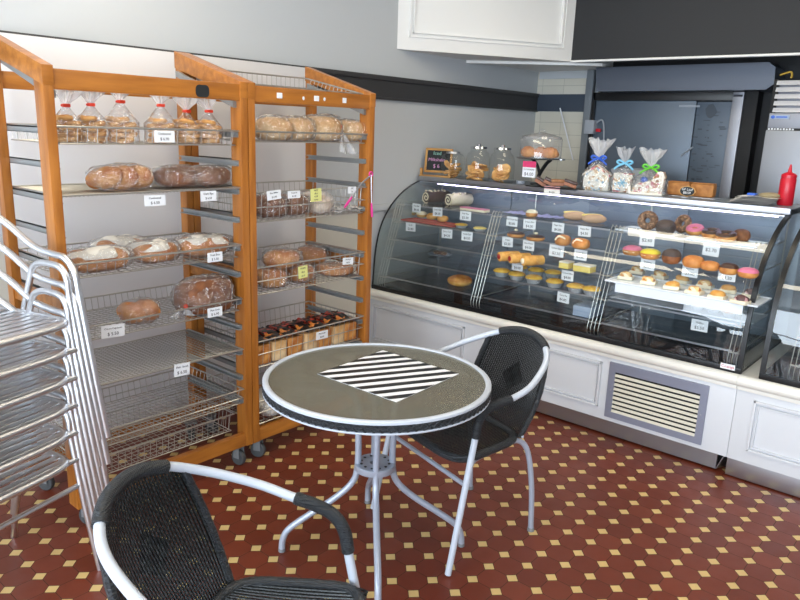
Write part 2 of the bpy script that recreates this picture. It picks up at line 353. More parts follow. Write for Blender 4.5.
# shopfront wall with two big windows (behind the camera)
m=M(); m.box((XW,YF-.2,0),(XR,YF,.35)); m.box((XW,YF-.2,2.6),(XR,YF,ZC))
for a,b in ((XW,-3.05),(-.05,.15),(3.0,XR)): m.box((a,YF-.2,.35),(b,YF,2.6))
struct('wall_front',m,'white_paint')
for i,(a,b) in enumerate(((-3.05,-.05),(.15,3.0))):
    m=M(); f=.05
    m.box((a,YF-.14,.35),(b,YF-.06,.35+f)); m.box((a,YF-.14,2.6-f),(b,YF-.06,2.6)); m.box((a,YF-.14,.35),(a+f,YF-.06,2.6)); m.box((b-f,YF-.14,.35),(b,YF-.06,2.6)); m.box(((a+b)/2-.02,YF-.14,.35),((a+b)/2+.02,YF-.06,2.6))
    w=struct('window_%d'%(i+1),m,'steel')
    m=M(); m.box((a+f,YF-.105,.35+f),(b-f,YF-.1,2.6-f)); struct('pane',m,'glass_clear',w)
# dark picture rail on left wall, wraps on back wall
m=M(); m.box((XW,YF,1.79),(XW+.018,YB,1.928)); m.box((XW,YF,1.905),(XW+.03,YB,1.935),.004); m.box((XW,YF,1.785),(XW+.024,YB,1.80),.003); struct('trim_1',m,'band')
m=M(); m.box((XW+.018,YB-.012,1.79),(-2.66,YB,1.93)); struct('trim_2',m,'band_blue')
m=M(); m.box((XW+.018,YB-.014,2.055),(-2.66,YB,2.14)); struct('trim_3',m,'wall_grey')
# wainscot + dado rail on left wall
m=M(); m.box((XW,YF,.12),(XW+.008,3.42,1.06)); struct('trim_4',m,'wainscot')
m=M(); m.box((XW,YF,1.055),(XW+.022,4.0,1.10),.006); struct('trim_5',m,'wall_grey')
m=M(); m.box((XW,YF,0),(XW+.015,3.42,.12),.003); struct('baseboard_left',m,'white_paint')
# tall white sheet behind the racks
m=M(); m.box((XW+.031,1.18,.06),(XW+.043,2.86,1.925),.002); o=struct('wall_panel',m,'panel_white'); o.name='trim_6'
# ================================================================== BULKHEAD
zb=2.114; A=Vector((XW,3.666,zb)); Bc=Vector((-2.58,4.62,zb)); 
Bc=onz(571,61.5,zb); D=onz(800,54,zb); ex=(D-Bc).normalized(); D2=Bc+ex*6.0
D2=Vector((XR,Bc.y+(XR-Bc.x)*ex.y/ex.x,zb))
m=M(); m.hexa([A,Bc,Vector((Bc.x,YB,zb)),Vector((XW,YB,zb)),A+Vector((0,0,.78)),Bc+Vector((0,0,.78)),Vector((Bc.x,YB,zb+.78)),Vector((XW,YB,zb+.78))])
bh=struct('bulkhead',m,'white_paint'); bh.name='trim_7'
dv=(Bc-A).normalized(); nv=Vector((dv.y,-dv.x,0))
def facebar(mm,s0,s1,z0,z1,t0,t1,bev=.003):
    P=[A+dv*s0+nv*t0,A+dv*s1+nv*t0,A+dv*s1+nv*t1,A+dv*s0+nv*t1]
    mm.hexa([Vector((p.x,p.y,z0)) for p in P]+[Vector((p.x,p.y,z1)) for p in P],bev)
L=(Bc-A).length; m=M()
for (k,t) in ((.05,.012),(.075,.018)):
    s0,s1,z0,z1=.03+k,L-.02-k,zb+.03+k,zb+.62-k; w=.012
    facebar(m,s0,s1,z0,z0+w,0,t); facebar(m,s0,s1,z1-w,z1,0,t); facebar(m,s0,s0+w,z0,z1,0,t); facebar(m,s1-w,s1,z0,z1,0,t)
struct('panel_moulding',m,'white_paint',bh)
m=M(); m.hexa([Bc,D2,Vector((D2.x,D2.y+.12,zb)),Vector((Bc.x,Bc.y+.12,zb)),Bc+Vector((0,0,.78)),D2+Vector((0,0,.78)),Vector((D2.x,D2.y+.12,zb+.78)),Vector((Bc.x,Bc.y+.12,zb+.78))])
bb=struct('trim_8',m,'black_board')
m=M(); m.tube([Bc+Vector((0,-.004,0)),D2+Vector((0,-.004,0))],.008,6); struct('edge_bead',m,'white_paint',bb)
m=M(); p0=onz(466,63,zb-.02); p1=onz(602,66,zb-.02); m.hexa([p0,p1,p1+Vector((.0,.06,0)),p0+Vector((0,.06,0)),p0+Vector((0,0,.02)),p1+Vector((0,0,.02)),p1+Vector((0,.06,.02)),p0+Vector((0,.06,.02))],.003)
struct('trim_9',m,'white_paint')
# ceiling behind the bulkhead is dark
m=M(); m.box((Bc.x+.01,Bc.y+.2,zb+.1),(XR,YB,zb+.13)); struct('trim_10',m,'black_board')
# ================================================================== BEHIND THE COUNTER
m=M(); m.box((-2.76,YB-.08,0),(-2.70,YB-.02,2.114),.004); t=tag(mk('steel_post',m,mat('post_grey',(120,126,132),.5)),'square grey steel post beside the cream tiled wall','post'); base_origin(t,(-2.73,YB-.05,0))
m=M(); m.tube([(-2.665,YB-.05,0),(-2.665,YB-.05,2.114)],.022,12); t=tag(mk('steel_pipe',m,mat('pipe_grey',(196,200,205),.35,.2)),'round bright steel pipe right of the square grey post','pipe'); base_origin(t,(-2.665,YB-.05,0))
t=thing('switch_box','white electrical switch box fixed on the steel post','switch',(-2.70,YB-.13,1.6))
a=ony(586,120,YB-.15); b=ony(594,134,YB-.15); m=M(); m.box((a.x,YB-.17,b.z),(b.x,YB-.09,a.z),.004); mk('box',m,'grey_box',t,True)
m=M(); m.tube(smoothp([(b.x,YB-.13,a.z-.02),(b.x+.05,YB-.13,a.z+.0),(b.x+.07,YB-.12,a.z-.1),(b.x+.09,YB-.12,a.z-.4)]),.007,6); mk('cable',m,'grey_box',t,True)
m=M(); m.cbox((b.x+.03,YB-.14,b.z+.03),(.04,.02,.025),.003); mk('red_switch',m,'sauce_red',t,True)
# long thin white wand against tiles
a=ony(560,108,YB-.05); b=ony(573,160,YB-.05); m=M(); m.tube([a,b],.006,6); t=tag(mk('wall_wand',m,'white_card'),'thin white rod leaning against the cream tiles','rod'); base_origin(t,b)
# cool room door assembly
t=thing('cool_room_door','wide blue-grey sliding cool room door with dark head rail','door',(-2.1,YB-.06,0))
m=M(); m.box((-2.64,YB-.11,.02),(-1.86,YB-.02,1.873),.003); mk('large_panel',m,'cool_door',t,True)
m=M(); m.box((-1.855,YB-.10,.02),(-1.60,YB-.02,1.868),.003); sp=mk('narrow_panel',m,'cool_door2',t,True)
m=M()
for i in range(46):
    x=-1.85+random.random()*.22; z=1.25+random.random()*.55; w=random.uniform(.01,.05)
    m.cbox((x,YB-.1005,z),(w,.0012,random.uniform(.004,.012)))
for (x,y,r) in ((711,112,.045),(735,116,.04)):
    p=ony(x,y,YB-.1); rr=[(r*random.uniform(.75,1.1)) for _ in range(9)]
    m.poly([(p.x+rr[k]*math.cos(2*PI*k/9)*.9,YB-.1,p.z+rr[k]*1.2*math.sin(2*PI*k/9)) for k in range(9)],.0015,(0,-1,0))
mk('painted_reflections',m,'reflection_dark',sp,True)  # blotchy reflections on the panel, painted as dark shapes
m=M(); m.box((-2.66,YB-.14,1.873),(-1.60,YB-.01,1.935),.002); m.box((-2.66,YB-.14,1.0),(-2.64,YB-.01,1.93)); mk('head_rail',m,'black',t,True)
m=M(); a=ony(679,106,YB-.115); b=ony(700,105,YB-.115); m.box((a.x,YB-.114,a.z-.008),(b.x,YB-.11,a.z+.006)); a=ony(681,156,YB-.115); b=ony(693,147,YB-.115); m.tube([a,b],.007,4); mk('pale_strip',m,'grey_box',t,True)  # two thin pale strips on the large panel
m=M(); m.box((-1.60,YB-.16,.02),(-1.527,YB-.01,1.93),.003); mk('edge_strip',m,'dull_steel',t,True)
m=M(); m.box((-1.527,YB-.14,.02),(-1.44,YB-.01,2.0),.003); mk('jamb',m,'black_rough',t,True)
m=M(); m.box((-1.595,YB-.1615,1.898),(-1.535,YB-.16,1.912)); mk('dark_badge',m,'ink',t,True)
m=M(); m.box((-1.44,YB-.02,0),(XR,YB,ZC)); struct('trim_11',m,'black_board'); m=M(); m.box((-2.66,YB-.02,1.93),(-1.44,YB,ZC)); struct('trim_12',m,'black_board')
# hood canopy
t=thing('range_hood','grey metal hood box with cut corner below the black bulkhead','hood',(-2,5.35,1.9))
hy=YB-.30
P=[ony(596,67.5,hy),ony(769,62,hy),ony(775.5,67,hy),ony(774,84,hy),ony(766,89.5,hy),ony(596,91.5,hy)]
m=M(); m.poly([(p.x,hy,p.z) for p in P],.29,(0,1,0)); mk('canopy',m,'hood',t,True)
# upright fridge
FY=4.95
t=thing('upright_fridge','tall stainless steel upright fridge with louvred grille on top','fridge',(-.9,FY+.35,0))
x0=ony(766,128,FY).x; zt=ony(776,79,FY).z; zd=ony(765,130,FY).z; zg=ony(768,113,FY).z
m=M(); m.box((x0+.01,FY+.04,0),(x0+.75,FY+.5,zt-.01),.004); mk('cabinet',m,'dull_steel',t,True)
m=M(); m.box((x0,FY,.12),(x0+.76,FY+.04,zd),.006); mk('door',m,mat('fridge_steel',(150,153,160),.4,.9),t,True)
m=M(); m.box((x0+.005,FY+.01,zd+.012),(x0+.755,FY+.05,zg),.003); fp=mk('fascia',m,'dull_steel',t,True)
m=M(); n=5; hh=(zt-zg)/n
for i in range(n):
    z=zg+hh*i
    m.hexa([(x0+.02,FY-.0,z+.006),(x0+.76,FY-.0,z+.006),(x0+.76,FY+.05,z+.006),(x0+.02,FY+.05,z+.006),(x0+.02,FY+.015,z+hh*.8),(x0+.76,FY+.015,z+hh*.8),(x0+.76,FY+.05,z+hh*.8),(x0+.02,FY+.05,z+hh*.8)],.002)
mk('louvre',m,mat('louvre_daylit',(206,206,210),.35,.2),t,True)  # pale slat colour carries the daylight the steel reflects
m=M(); m.box((x0,FY+.02,zg),(x0+.03,FY+.06,zt),.003); m.box((x0,FY+.0,zd+.0),(x0+.76,FY+.05,zd+.014),.002); mk('side_trim',m,'black_rough',t,True)
m=M(); a=ony(770,115,FY); b=ony(789,119,FY); m.box((a.x,FY+.004,b.z),(b.x,FY+.0105,a.z)); st=mk('badge',m,'blue_plastic',t,True)
m=M(); m.blob((a.x+.018,FY+.003,(a.z+b.z)/2),(.012,.002,.010),None,12,8); m.box((a.x+.035,FY+.002,(a.z+b.z)/2-.004),(b.x-.012,FY+.004,(a.z+b.z)/2+.004)); mk('badge_mark',m,'blue_ribbon',st,True)
m=M()
for k in range(9): m.box((x0+.012+k*.017,FY-.0012,zd+.002),(x0+.023+k*.017,FY-.0002,zd+.011+.002*(k%2)))
mk('name_mark',m,'white_card',t,True)
m=M(); pts=[ony(x,y,FY+.1) for x,y in ((780,75),(786,73),(791,72),(792,75),(791,78))]; m.tube(smoothp(pts,4),.006,6); tb=tag(mk('bent_hose',m,'yellow_hose'),'short bent yellow hose on top of the steel fridge','hose'); base_origin(tb,pts[-1])
# grey box on the bench behind the sweets
m=M(); a=ony(611,168,4.75); b=ony(643,195,4.75); m.box((a.x,4.75,1.0),(b.x,5.0,a.z),.01); tb=tag(mk('storage_box',m,'grey_box'),'plain light grey box behind the cellophane bags of gingerbread','box'); base_origin(tb,((a.x+b.x)/2,4.87,1.0))
t=thing('back_bench','steel work bench behind the cake cabinet','bench',(-1.6,4.9,0))
m=M(); m.box((-2.5,4.66,.96),(-1.35,5.1,1.0),.004); mk('bench_top',m,'steel',t,True)
for x in (-2.46,-1.39):
    for y in (4.70,5.06):
        m=M(); m.tube([(x,y,0),(x,y,.96)],.018,10); mk('leg',m,'steel',t,True)
# ================================================================== COUNTER BASE
CX1=1.3; FRY=3.45
t=thing('display_counter','long white panelled counter base under the cake cabinets','counter',(-1,3.9,0))
m=M(); m.box((XW,FRY,.1),(-.828,4.25,.475),.002); mk('left_carcass',m,'counter_white',t,True)
m=M(); m.box((-.8265,FRY,.1),(CX1,4.25,.475),.001); mk('right_carcass',m,'counter_white',t,True)
for a,b in ((XW,-.8275),(-.8265,CX1)):
    m=M(); m.box((a,FRY-.006,.470),(b,4.25,.528),.0); m.tube([(a,FRY-.004,.500),(b,FRY-.004,.500)],.028,16); m.box((a,FRY-.012,.455),(b,FRY+.01,.474),.004); mk('top_ledge',m,'cream',t,True)
m=M(); m.box((XW,3.475,.012),(-.875,3.49,.1)); mk('kick_plate',m,'steel',t,True)
m=M(); m.hexa([(-.875,3.475,.012),(-.872,3.475,.012),(-.845,3.56,.012),(-.85,3.56,.012),(-.845,3.475,.1),(-.84,3.475,.1),(-.835,3.56,.1),(-.84,3.56,.1)]); mk('kick_end',m,'steel',t,True)
m=M(); m.box((-.826,3.462,.008),(CX1,3.475,.112),.001); mk('kick_plate',m,'steel_bright',t,True)
m=M(); m.box((XW,3.56,0),(CX1,4.2,.1)); mk('plinth',m,'black_rough',t,True)
def moulding(x0,x1,z0,z1):
    m=M()
    for k,tk,w in ((0,.014,.012),(.02,.010,.006)):
        a,b,c,d=x0+k,x1-k,z0+k,z1-k
        for q in (((a,FRY-tk,c),(b,FRY+.002,c+w)),((a,FRY-tk,d-w),(b,FRY+.002,d)),((a,FRY-tk,c),(a+w,FRY+.002,d)),((b-w,FRY-tk,c),(b,FRY+.002,d))): m.box(*q,.003)
    mk('panel_moulding',m,'counter_white',t,True)
moulding(-3.2,-2.42,.165,.42); moulding(-2.28,-1.507,.165,.42); moulding(-.745,.12,.165,.42); moulding(.25,1.2,.165,.42)
vt=thing('air_vent','grey framed louvred air vent set in the white counter front','vent',(-1.2,FRY,.1))
vx0,vx1,vz0,vz1=-1.462,-.95,.125,.435; fwid=.035; ftop=.05; m=M()
for q in (((vx0,FRY-.012,vz0),(vx1,FRY,vz0+fwid)),((vx0,FRY-.012,vz1-ftop),(vx1,FRY,vz1)),((vx0,FRY-.012,vz0+fwid),(vx0+fwid,FRY,vz1-ftop)),((vx1-fwid,FRY-.012,vz0+fwid),(vx1,FRY,vz1-ftop))): m.box(*q)
mk('frame',m,'vent_frame',vt,True)
m=M(); m.box((vx0+.03,FRY-.002,vz0+.03),(vx1-.03,FRY-.0005,vz1-.04)); mk('dark_back',m,'black_rough',vt,True)
zz=vz0+fwid; nsl=9; st=(vz1-vz0-fwid-ftop)/nsl
for i in range(nsl):
    z=zz+i*st; m=M(); m.hexa([(vx0+fwid,FRY-.012,z),(vx1-fwid,FRY-.012,z),(vx1-fwid,FRY-.003,z+st*.3),(vx0+fwid,FRY-.003,z+st*.3),(vx0+fwid,FRY-.0115,z+st*.12),(vx1-fwid,FRY-.0115,z+st*.12),(vx1-fwid,FRY-.003,z+st*.5),(vx0+fwid,FRY-.003,z+st*.5)]); mk('slat',m,'vent_slat',vt,True)
for x in (vx0+.02,vx1-.02):
    m=M(); m.blob((x,FRY-.012,(vz0+vz1)/2),(.004,.002,.004),None,8,6); mk('screw',m,'steel',vt,True)
# ================================================================== CAKE CABINETS
PROF=[(3.452,.53),(3.455,.61),(3.462,.70),(3.474,.80),(3.495,.89),(3.525,.965),(3.57,1.035),(3.625,1.095),(3.69,1.148),(3.77,1.195),(3.86,1.232),(3.93,1.252)]
PS=smoothp([(0,a,b) for a,b in PROF],3)
def cabinet(name,label,x0,x1,xs,divs):
    t=thing(name,label,'display cabinet',((x0+x1)/2,3.9,.53))
    m=M(); m.grid(lambda u,v:(x0+.008+(x1-x0-.016)*u,PS[min(int(round(v*(len(PS)-1))),len(PS)-1)].y,PS[min(int(round(v*(len(PS)-1))),len(PS)-1)].z),2,len(PS)-1); mk('curved_glass',m,'glass',t,True,sharp=3)
    for i,x in enumerate((x0,x1)):
        th=.006; sgn=1 if i==0 else -1
        pr=[(x,p.y,p.z) for p in PS]+[(x,4.2,1.262),(x,4.2,.53)]
        m=M(); m.poly(pr,.005,(sgn,0,0)); mk('end_glass',m,'glass_clear',t,True)
        m=M()
        for a,b in zip(PS[:-1],PS[1:]):
            d=(b-a).normalized(); nn=Vector((0,d.z,-d.y))*(.006 if i==0 and x<-3 else .014)
            k_=.3 if i==0 and x<-3 else 1; xa,xb=x-.002*sgn,x+.020*sgn*k_
            P=[(xa,a.y,a.z),(xb,a.y,a.z),(xb,b.y,b.z),(xa,b.y,b.z)]
            o0=Vector((0,0,0)); m.hexa([Vector(p)-nn*.15 for p in P]+[Vector(p)+nn for p in P])
        mk('arched_frame',m,'black',t,True)
    m=M(); m.box((x0,3.462,.529),(x1,4.2,.545),.002); mk('deck',m,'deck',t,True)
    m=M(); m.box((x0,3.444,.529),(x1,3.462,.556),.002); mk('sill_strip',m,'black',t,True)
    m=M(); m.box((x0-.003,3.915,1.249),(x1+.003,4.32,1.276),.006); mk('top_board',m,'black',t,True)
    m=M(); m.box((x0,3.93,1.2762),(x1,4.30,1.2790),.001); mk('top_sheet',m,'shelf_grey',t,True)
    m=M(); m.box((x0,3.903,1.250),(x1,3.922,1.284),.006); mk('front_rail',m,'steel',t,True)
    m=M(); m.box((x0+.18,3.900,1.236),(x1-.05,3.908,1.242)); mk('light_strip',m,'led',t,True)
    m=M(); m.box((x0+.02,3.896,1.243),(x1-.02,3.93,1.248)); mk('light_channel',m,'steel_bright',t,True)
    m=M()
    n=4; w=(x1-x0)/n
    for k in range(n): m.box((x0+w*k+.004,4.16+.015*(k%2),.55),(x0+w*(k+1)+.02,4.17+.015*(k%2),1.24),.002)
    mk('sliding_door',m,'inner_grey',t,True)
    SY=[(3.502,.620),(3.548,.743),(3.594,.867),(3.629,.988),(3.663,1.104)]
    bounds=xs
    for (a,b) in bounds:
        for (y,z) in SY:
            m=M(); m.box((a,y,z-.006),(b,4.10,z),.001); s=mk('glass_shelf',m,'glass_clear',t,True)
            m=M(); m.box((a,y-.004,z-.008),(b,y+.001,z+.001)); m.box((a,4.09,z-.012),(b,4.10,z-.004)); mk('shelf_rod',m,'steel_bright',s,True)
    for x in divs:
        m=M()
        for dx in (-.03,-.01,.012,.034):
            m.tube([(x+dx,3.690,1.118),(x+dx,3.672,1.130),(x+dx,3.655,1.11),(x+dx,3.478,.585),(x+dx,3.480,.56),(x+dx,3.49,.546)],.0022,6)
        for (y,z) in SY: m.tube([(x-.035,y-.004,z-.008),(x+.04,y-.004,z-.008)],.004,6); m.tube([(x,y-.004,z-.01),(x,4.1,z-.01)],.004,6)
        m.tube([(x,4.12,.55),(x,4.12,1.24)],.005,8)
        mk('wire_support',m,'wirefg',t,True)
    return t
cabinet('cake_cabinet','long curved glass cake cabinet with three bays of shelves',-3.22,-.822,[(-3.14,-2.43),(-2.33,-1.64),(-1.56,-.89)],[-3.165,-2.38,-1.60,-.868])
cabinet('cake_cabinet','second curved glass cabinet cut off by the right edge of the photo',-.742,1.2,[(-.60,.25),(.33,1.12)],[-.60,.29])
# maker badge on the sill of the first cabinet
a=onx(0,0,-1); p=ony(728.5,366,3.452); t=thing('maker_sticker','small white sticker with red lettering in lower right corner of cabinet glass','sticker',p)
m=M(); m.cbox(p+Vector((0,-.012,0)),(.066,.002,.026)); mk('label_plate',m,'white_card',t,True); text(t,'Cossiga',.019,(0,-.0135,0),frame3((1,0,0),(0,0,1)),'brand_red')
# ---- goods in the cabinet
SZ=[.620,.743,.867,.988,1.104]   # shelf index 4=top
def sh(px,py,lv): p=onz(px,py,SZ[lv]); return p
GG='baked goods in the cake cabinet'
def ctag(o,label,cat,group,p): base_origin(o,p); return tag(o,label,cat,group)
CG='price cards in the cake cabinet'
def pcard(p,w,h,lines,label,group,rz=0,tilt=0,col='white_card',ink='ink',rot=0,header=None,facex=False):
    """small standing/hanging card; faces -Y (or +X)"""
    t=thing('price_card',label,'price card',p,(PI/2 if facex else 0)+rz,group)
    T=Matrix.Rotation(tilt,4,'X')@Matrix.Rotation(rot,4,'Y')
    m=M(); m.box((-w/2,-.0008,-h/2),(w/2,.0008,h/2)); m.bm.transform(T); mk('card',m,col,t)
    if header:
        m=M(); m.box((-w/2,-.0014,h*.5-h*header[0]),(w/2,-.0008,h/2)); m.bm.transform(T); mk('header',m,header[1],t)
    k=len(lines); F3=frame3((1,0,0),(0,0,1))
    for i,(s,sz) in enumerate(lines):
        z=h*(.5-(i+.62)/(k+.25)); o=text(t,s,sz*h,(0,-.0012,z),F3,ink); o.data.transform(T)
    return t
def swiss(px,py,outer,inner,label):
    p=sh(px,py,4); p.y+=.02; t=thing('swiss_roll',label,'cake',p,-.2,'swiss rolls on the top shelf')
    R=Matrix.Rotation(-PI/2,3,'X'); r=.040; Lr=.20
    m=M(); m.lathe([(0,0),(r*.96,0),(r,.006),(r,Lr-.006),(r*.96,Lr),(0,Lr)],(0,0,r),20,R=R,wob=.05); mk('sponge',m,outer,t)
    m=M(); m.tube([Vector((0,-.002,r))+Vector((math.cos(a)*(.004+.0052*a/1.6),0,math.sin(a)*(.004+.0052*a/1.6))) for a in [k*.35 for k in range(34)]],.0036,5); mk('cream_swirl',m,inner,t)
    m=M()
    for k in range(14): m.blob((random.uniform(-.025,.025),random.uniform(.01,.19),r*1.95+random.uniform(-.004,.006)),(.009,.009,.007),None,7,5,amp=.4)
    mk('topping',m,'cream_food',t)
swiss(424,203,'choc','cream_food','chocolate swiss roll at the far left of the top cabinet shelf')
swiss(446,206,'cream_food','choc','pale cream swiss roll right of the chocolate one on top shelf')
def tray(px0,py0,px1,py1,lv,depth,mt,label,y0=None):
    a=sh(px0,py0,lv); b=sh(px1,py1,lv); y=(a.y+b.y)/2; t=thing('tray',label,'tray',((a.x+b.x)/2,y+depth/2,SZ[lv]),0,'trays in the cake cabinet')
    w=abs(b.x-a.x)/2; m=M(); m.box((-w,-depth/2,0),(w,depth/2,.003),.001); mk('tray_base',m,mt,t)
    m=M(); m.tube([(-w,-depth/2,.005),(w,-depth/2,.005),(w,depth/2,.005),(-w,depth/2,.005)],.004,6,closed=True); mk('tray_rim',m,mt,t); return t
def bun(p,r,h,mt,label,cat='bun',group=GG,top=None,toph=.5,amp=.08,sx=1,rz=0,name='bun',extra=None):
    t=thing(name,label,cat,p,rz,group); s=random.random()*9
    m=M(); m.blob((0,0,h*.45),(r*sx,r,h*.55),None,20,12,.85,amp,14,s,flatb=-h*.45); mk('dough',m,mt,t)
    if top:
        m=M(); m.blob((0,0,h*.45+h*.03),(r*sx*1.02,r*1.02,h*.56),None,20,12,.85,amp,14,s,flatb=h*.1*toph); mk('icing',m,top,t)
    if extra: extra(t)
    return t
# bay 1, shelf 2 red tray of scrolls + tarts
tray(404,220,449,228,3,.15,'red_tray','red tray of iced scrolls on second cabinet shelf, left bay')
for i,(x,y) in enumerate(((409,216.5),(419,218.5),(429,220.5),(440,223))):
    p=sh(x,y,3); bun(p+Vector((0,.03,.006)),.037,.042,'pastry',['leftmost white iced scroll on the red tray','second pink-tinged scroll from the left on the red tray','third scroll from the left on the red tray','rightmost golden scroll on the red tray'][i],'scroll','scrolls on the red tray','cream_food' if i<2 else 'pastry',.4,.25,name='scroll')
def tart(p,r,h,top,label,group,rim='pastry',cup='foil',name='tart'):
    t=thing(name,label,'tart' if name=='tart' else 'pie',p,random.random(),group)
    m=M(); m.lathe([(0,0),(r*.7,0),(r*.95,h*.62),(r*.92,h*.62),(0,h*.5)],(0,0,0),20); mk('foil_cup',m,cup,t)
    m=M(); m.lathe([(r*.9,h*.55),(r*1.04,h*.62),(r*1.02,h*.75),(r*.8,h*.92),(r*.4,h*1.02),(0,h*1.04)],(0,0,0),20,wob=.06,seed=random.random()*9); mk('filling',m,top,t); return t
tart(sh(457.5,228,3)+Vector((0,.04,0)),.042,.028,'pie_yellow','round yellow tart right of the red tray of scrolls','tarts beside the red tray')
tart(sh(476,231.5,3)+Vector((0,.04,0)),.042,.026,'custard','pale glazed tart at the right end of the second shelf, left bay','tarts beside the red tray')
# bay 1 top shelf pink slice
p=sh(470,211.5,4); t=thing('pink_slice','long pink iced slice on the top cabinet shelf, right end of left bay','cake',p+Vector((0,.05,0)),-.05,GG)
m=M(); m.box((-.1,-.03,0),(.1,.03,.014),.003); mk('base',m,'cream_food',t); m=M(); m.box((-.1,-.03,.0142),(.1,.03,.02),.002); mk('icing',m,'pink_icing',t)
# bay1 shelf 4 wrapped plate
p=sh(432,257,1); t=thing('wrapped_plate','plate under bluish cling film alone on fourth shelf, left bay','plate',p+Vector((0,.09,0)),0,GG)
m=M(); m.lathe([(0,0),(.05,0),(.085,.012),(.082,.014),(.05,.004),(0,.004)],n=24); mk('plate',m,'blue_plastic',t)
for k in range(3): m=M(); m.blob((-.035+.035*k,0,.02),(.022,.03,.014),None,12,8,amp=.2,seed=k); mk('slice',m,'bread_brown',t)
m=M(); m.blob((0,0,.018),(.084,.07,.026),None,20,10,.9,.2,16,flatb=.004-.018); mk('cling_film',m,'bag',t)
p=sh(455,286,0); bun(p+Vector((0,.05,0)),.078,.062,'pastry','large round golden sponge cake alone on the lowest shelf, left bay','cake',top='bread_gold',toph=.3,amp=.05,name='sponge_cake')
# bay 2 top shelf
p=sh(528,217.5,4); bun(p+Vector((0,.04,0)),.035,.045,'bread_gold','cream filled bun on the lilac paper, top shelf of middle bay','bun',top='cream_food',toph=1.2,name='cream_bun')
for i,(x,y) in enumerate(((515,214.5),(546,218.5))):
    p=sh(x,y,4); t=thing('paper_sheet',['crumpled lilac paper at left end of middle bay top shelf','crumpled lilac paper right of the cream bun, middle bay'][i],'paper',p+Vector((0,.05,0)),-.1,'lilac papers on the top shelf')
    m=M(); m.grid(lambda u,v:((u-.5)*.17,(v-.5)*.14,.008+.012*noise.noise(Vector((u*5+i,v*4,1)))),12,8); mk('sheet',m,mat('lilac_paper',(176,178,226),.35),t)
for i,(x,y) in enumerate(((570,221),(589,224))):
    p=sh(x,y,4); t=thing('cream_finger_bun',['left long sugared cream finger bun, top shelf of middle bay','right long sugared cream finger bun, top shelf of middle bay'][i],'bun',p+Vector((0,.06,0)),-.95,'cream finger buns')
    m=M(); m.blob((0,0,.026),(.03,.072,.026),None,18,12,.9,.06,10,i,flatb=-.026); mk('dough',m,mat('sugar_bun',(196,158,128),.7),t)
    m=M(); m.blob((-.010,-.01,.045),(.009,.066,.010),None,10,8,amp=.2,seed=i); mk('cream_line',m,'custard',t)
# bay 2 shelf 2
for i,(x,y) in enumerate(((511,238),(531,241.5))):
    p=sh(x,y,3); t=bun(p+Vector((0,.05,0)),.05,.034,'bread_gold',['left chocolate topped round donut on second shelf, middle bay','right chocolate topped round donut on second shelf, middle bay'][i],'donut',top='choc',toph=2.2,name='donut',sx=1.05)
    m=M(); m.blob((0,0,.044),(.012,.012,.007),None,10,6,amp=.3); mk('cream_dot',m,'cream_food',t)
for i,(x,y) in enumerate(((558,246),(576,249.5))):
    p=sh(x,y,3); t=bun(p+Vector((0,.05,0)),.044,.06,'bread_orange',['left split cream bun on second shelf, middle bay','right larger split cream bun on second shelf, middle bay'][i],'bun',name='cream_bun',group='split cream buns',sx=1+.15*i)
    m=M(); m.tube(smoothp([(-.028,-.036,.03),(-.01,-.035,.052),(.02,-.03,.046),(.036,-.018,.026)],4),[.006]*13,8); mk('cream_line',m,'cream_food',t)
    m=M(); m.blob((-.02,-.036,.052),(.006,.005,.005),None,8,6); mk('jam_dot',m,'jam',t)
# shelf 3 pastries + custard slices
for i,(x,y) in enumerate(((502,262),(513,264),(526,266.5))):
    p=sh(x,y,2); t=thing('pastry_roll',['left red filled pastry roll on third shelf, middle bay','middle pastry roll on third shelf, middle bay','right pale pastry roll on third shelf, middle bay'][i],'pastry',p+Vector((.0,.07,0)),-.45,'pastry rolls')
    R=Matrix.Rotation(PI/2,3,'X'); m=M(); m.lathe([(0,-.07),(.018,-.07),(.028,-.064),(.030,0),(.028,.064),(.018,.07),(0,.07)],(0,0,.027),16,R=R,wob=.1,seed=i); mk('crust',m,'pastry',t)
    for sg in (-1,1): m=M(); m.blob((0,.07*sg,.027),(.018,.006,.016),None,10,8,amp=.3,seed=i); mk('filling',m,['jam','jam','cream_food'][i],t)
p=sh(549,258,2); t=thing('baguette','long brown twist lying behind the custard slices, middle bay','pastry',p+Vector((0,.12,0)),-.7,GG); m=M(); m.blob((0,0,.016),(.09,.018,.016),None,18,10,amp=.1); mk('dough',m,'bread_brown',t)
for i,(x,y) in enumerate(((562,269),(580,272.5))):
    p=sh(x,y,2); t=thing('custard_slice',['left block of yellow custard slice with white icing','right longer block of yellow custard slice with white icing'][i],'slice',p+Vector((0,.05,0)),-.03,'custard slices')
    w=.03+.022*i; m=M(); m.box((-w,-.035,0),(w,.035,.032),.003); mk('custard',m,'custard',t); m=M(); m.box((-w,-.036,.0325),(w,.036,.04),.002); mk('icing',m,'icing',t)
# shelf 4 pies
pies=[(497,277,0),(512,280.5,0),(529,284,0),(550,288,0),(571,293,0),(587,296,0),(507,275,1),(524,278,1),(541,280.5,1)]
plab=['leftmost front yellow topped pie on fourth shelf, middle bay','second front yellow pie from the left, fourth shelf','third front yellow pie from the left, fourth shelf','fourth front pie from the left, fourth shelf','fifth front pie from the left with pale top','rightmost front pie beside the wire divider','leftmost pie of the back row, fourth shelf','middle pie of the back row, fourth shelf','right pie of the back row, fourth shelf']
for (x,y,bk),lb in zip(pies,plab):
    p=sh(x,y,1); tart(p+Vector((0,.05+.09*bk,0)),.050,.047,'pie_yellow',lb,'yellow pies on the fourth shelf',name='pie')
m=M(); p=sh(577,318,0); m.box((p.x-.05,p.y+.04,.62),(p.x+.06,p.y+.2,.68),.006); o=mk('plastic_tub',m,'blue_plastic'); ctag(o,'pale blue tub on the lowest shelf of the middle bay','tub',GG,(p.x,p.y+.1,.62))
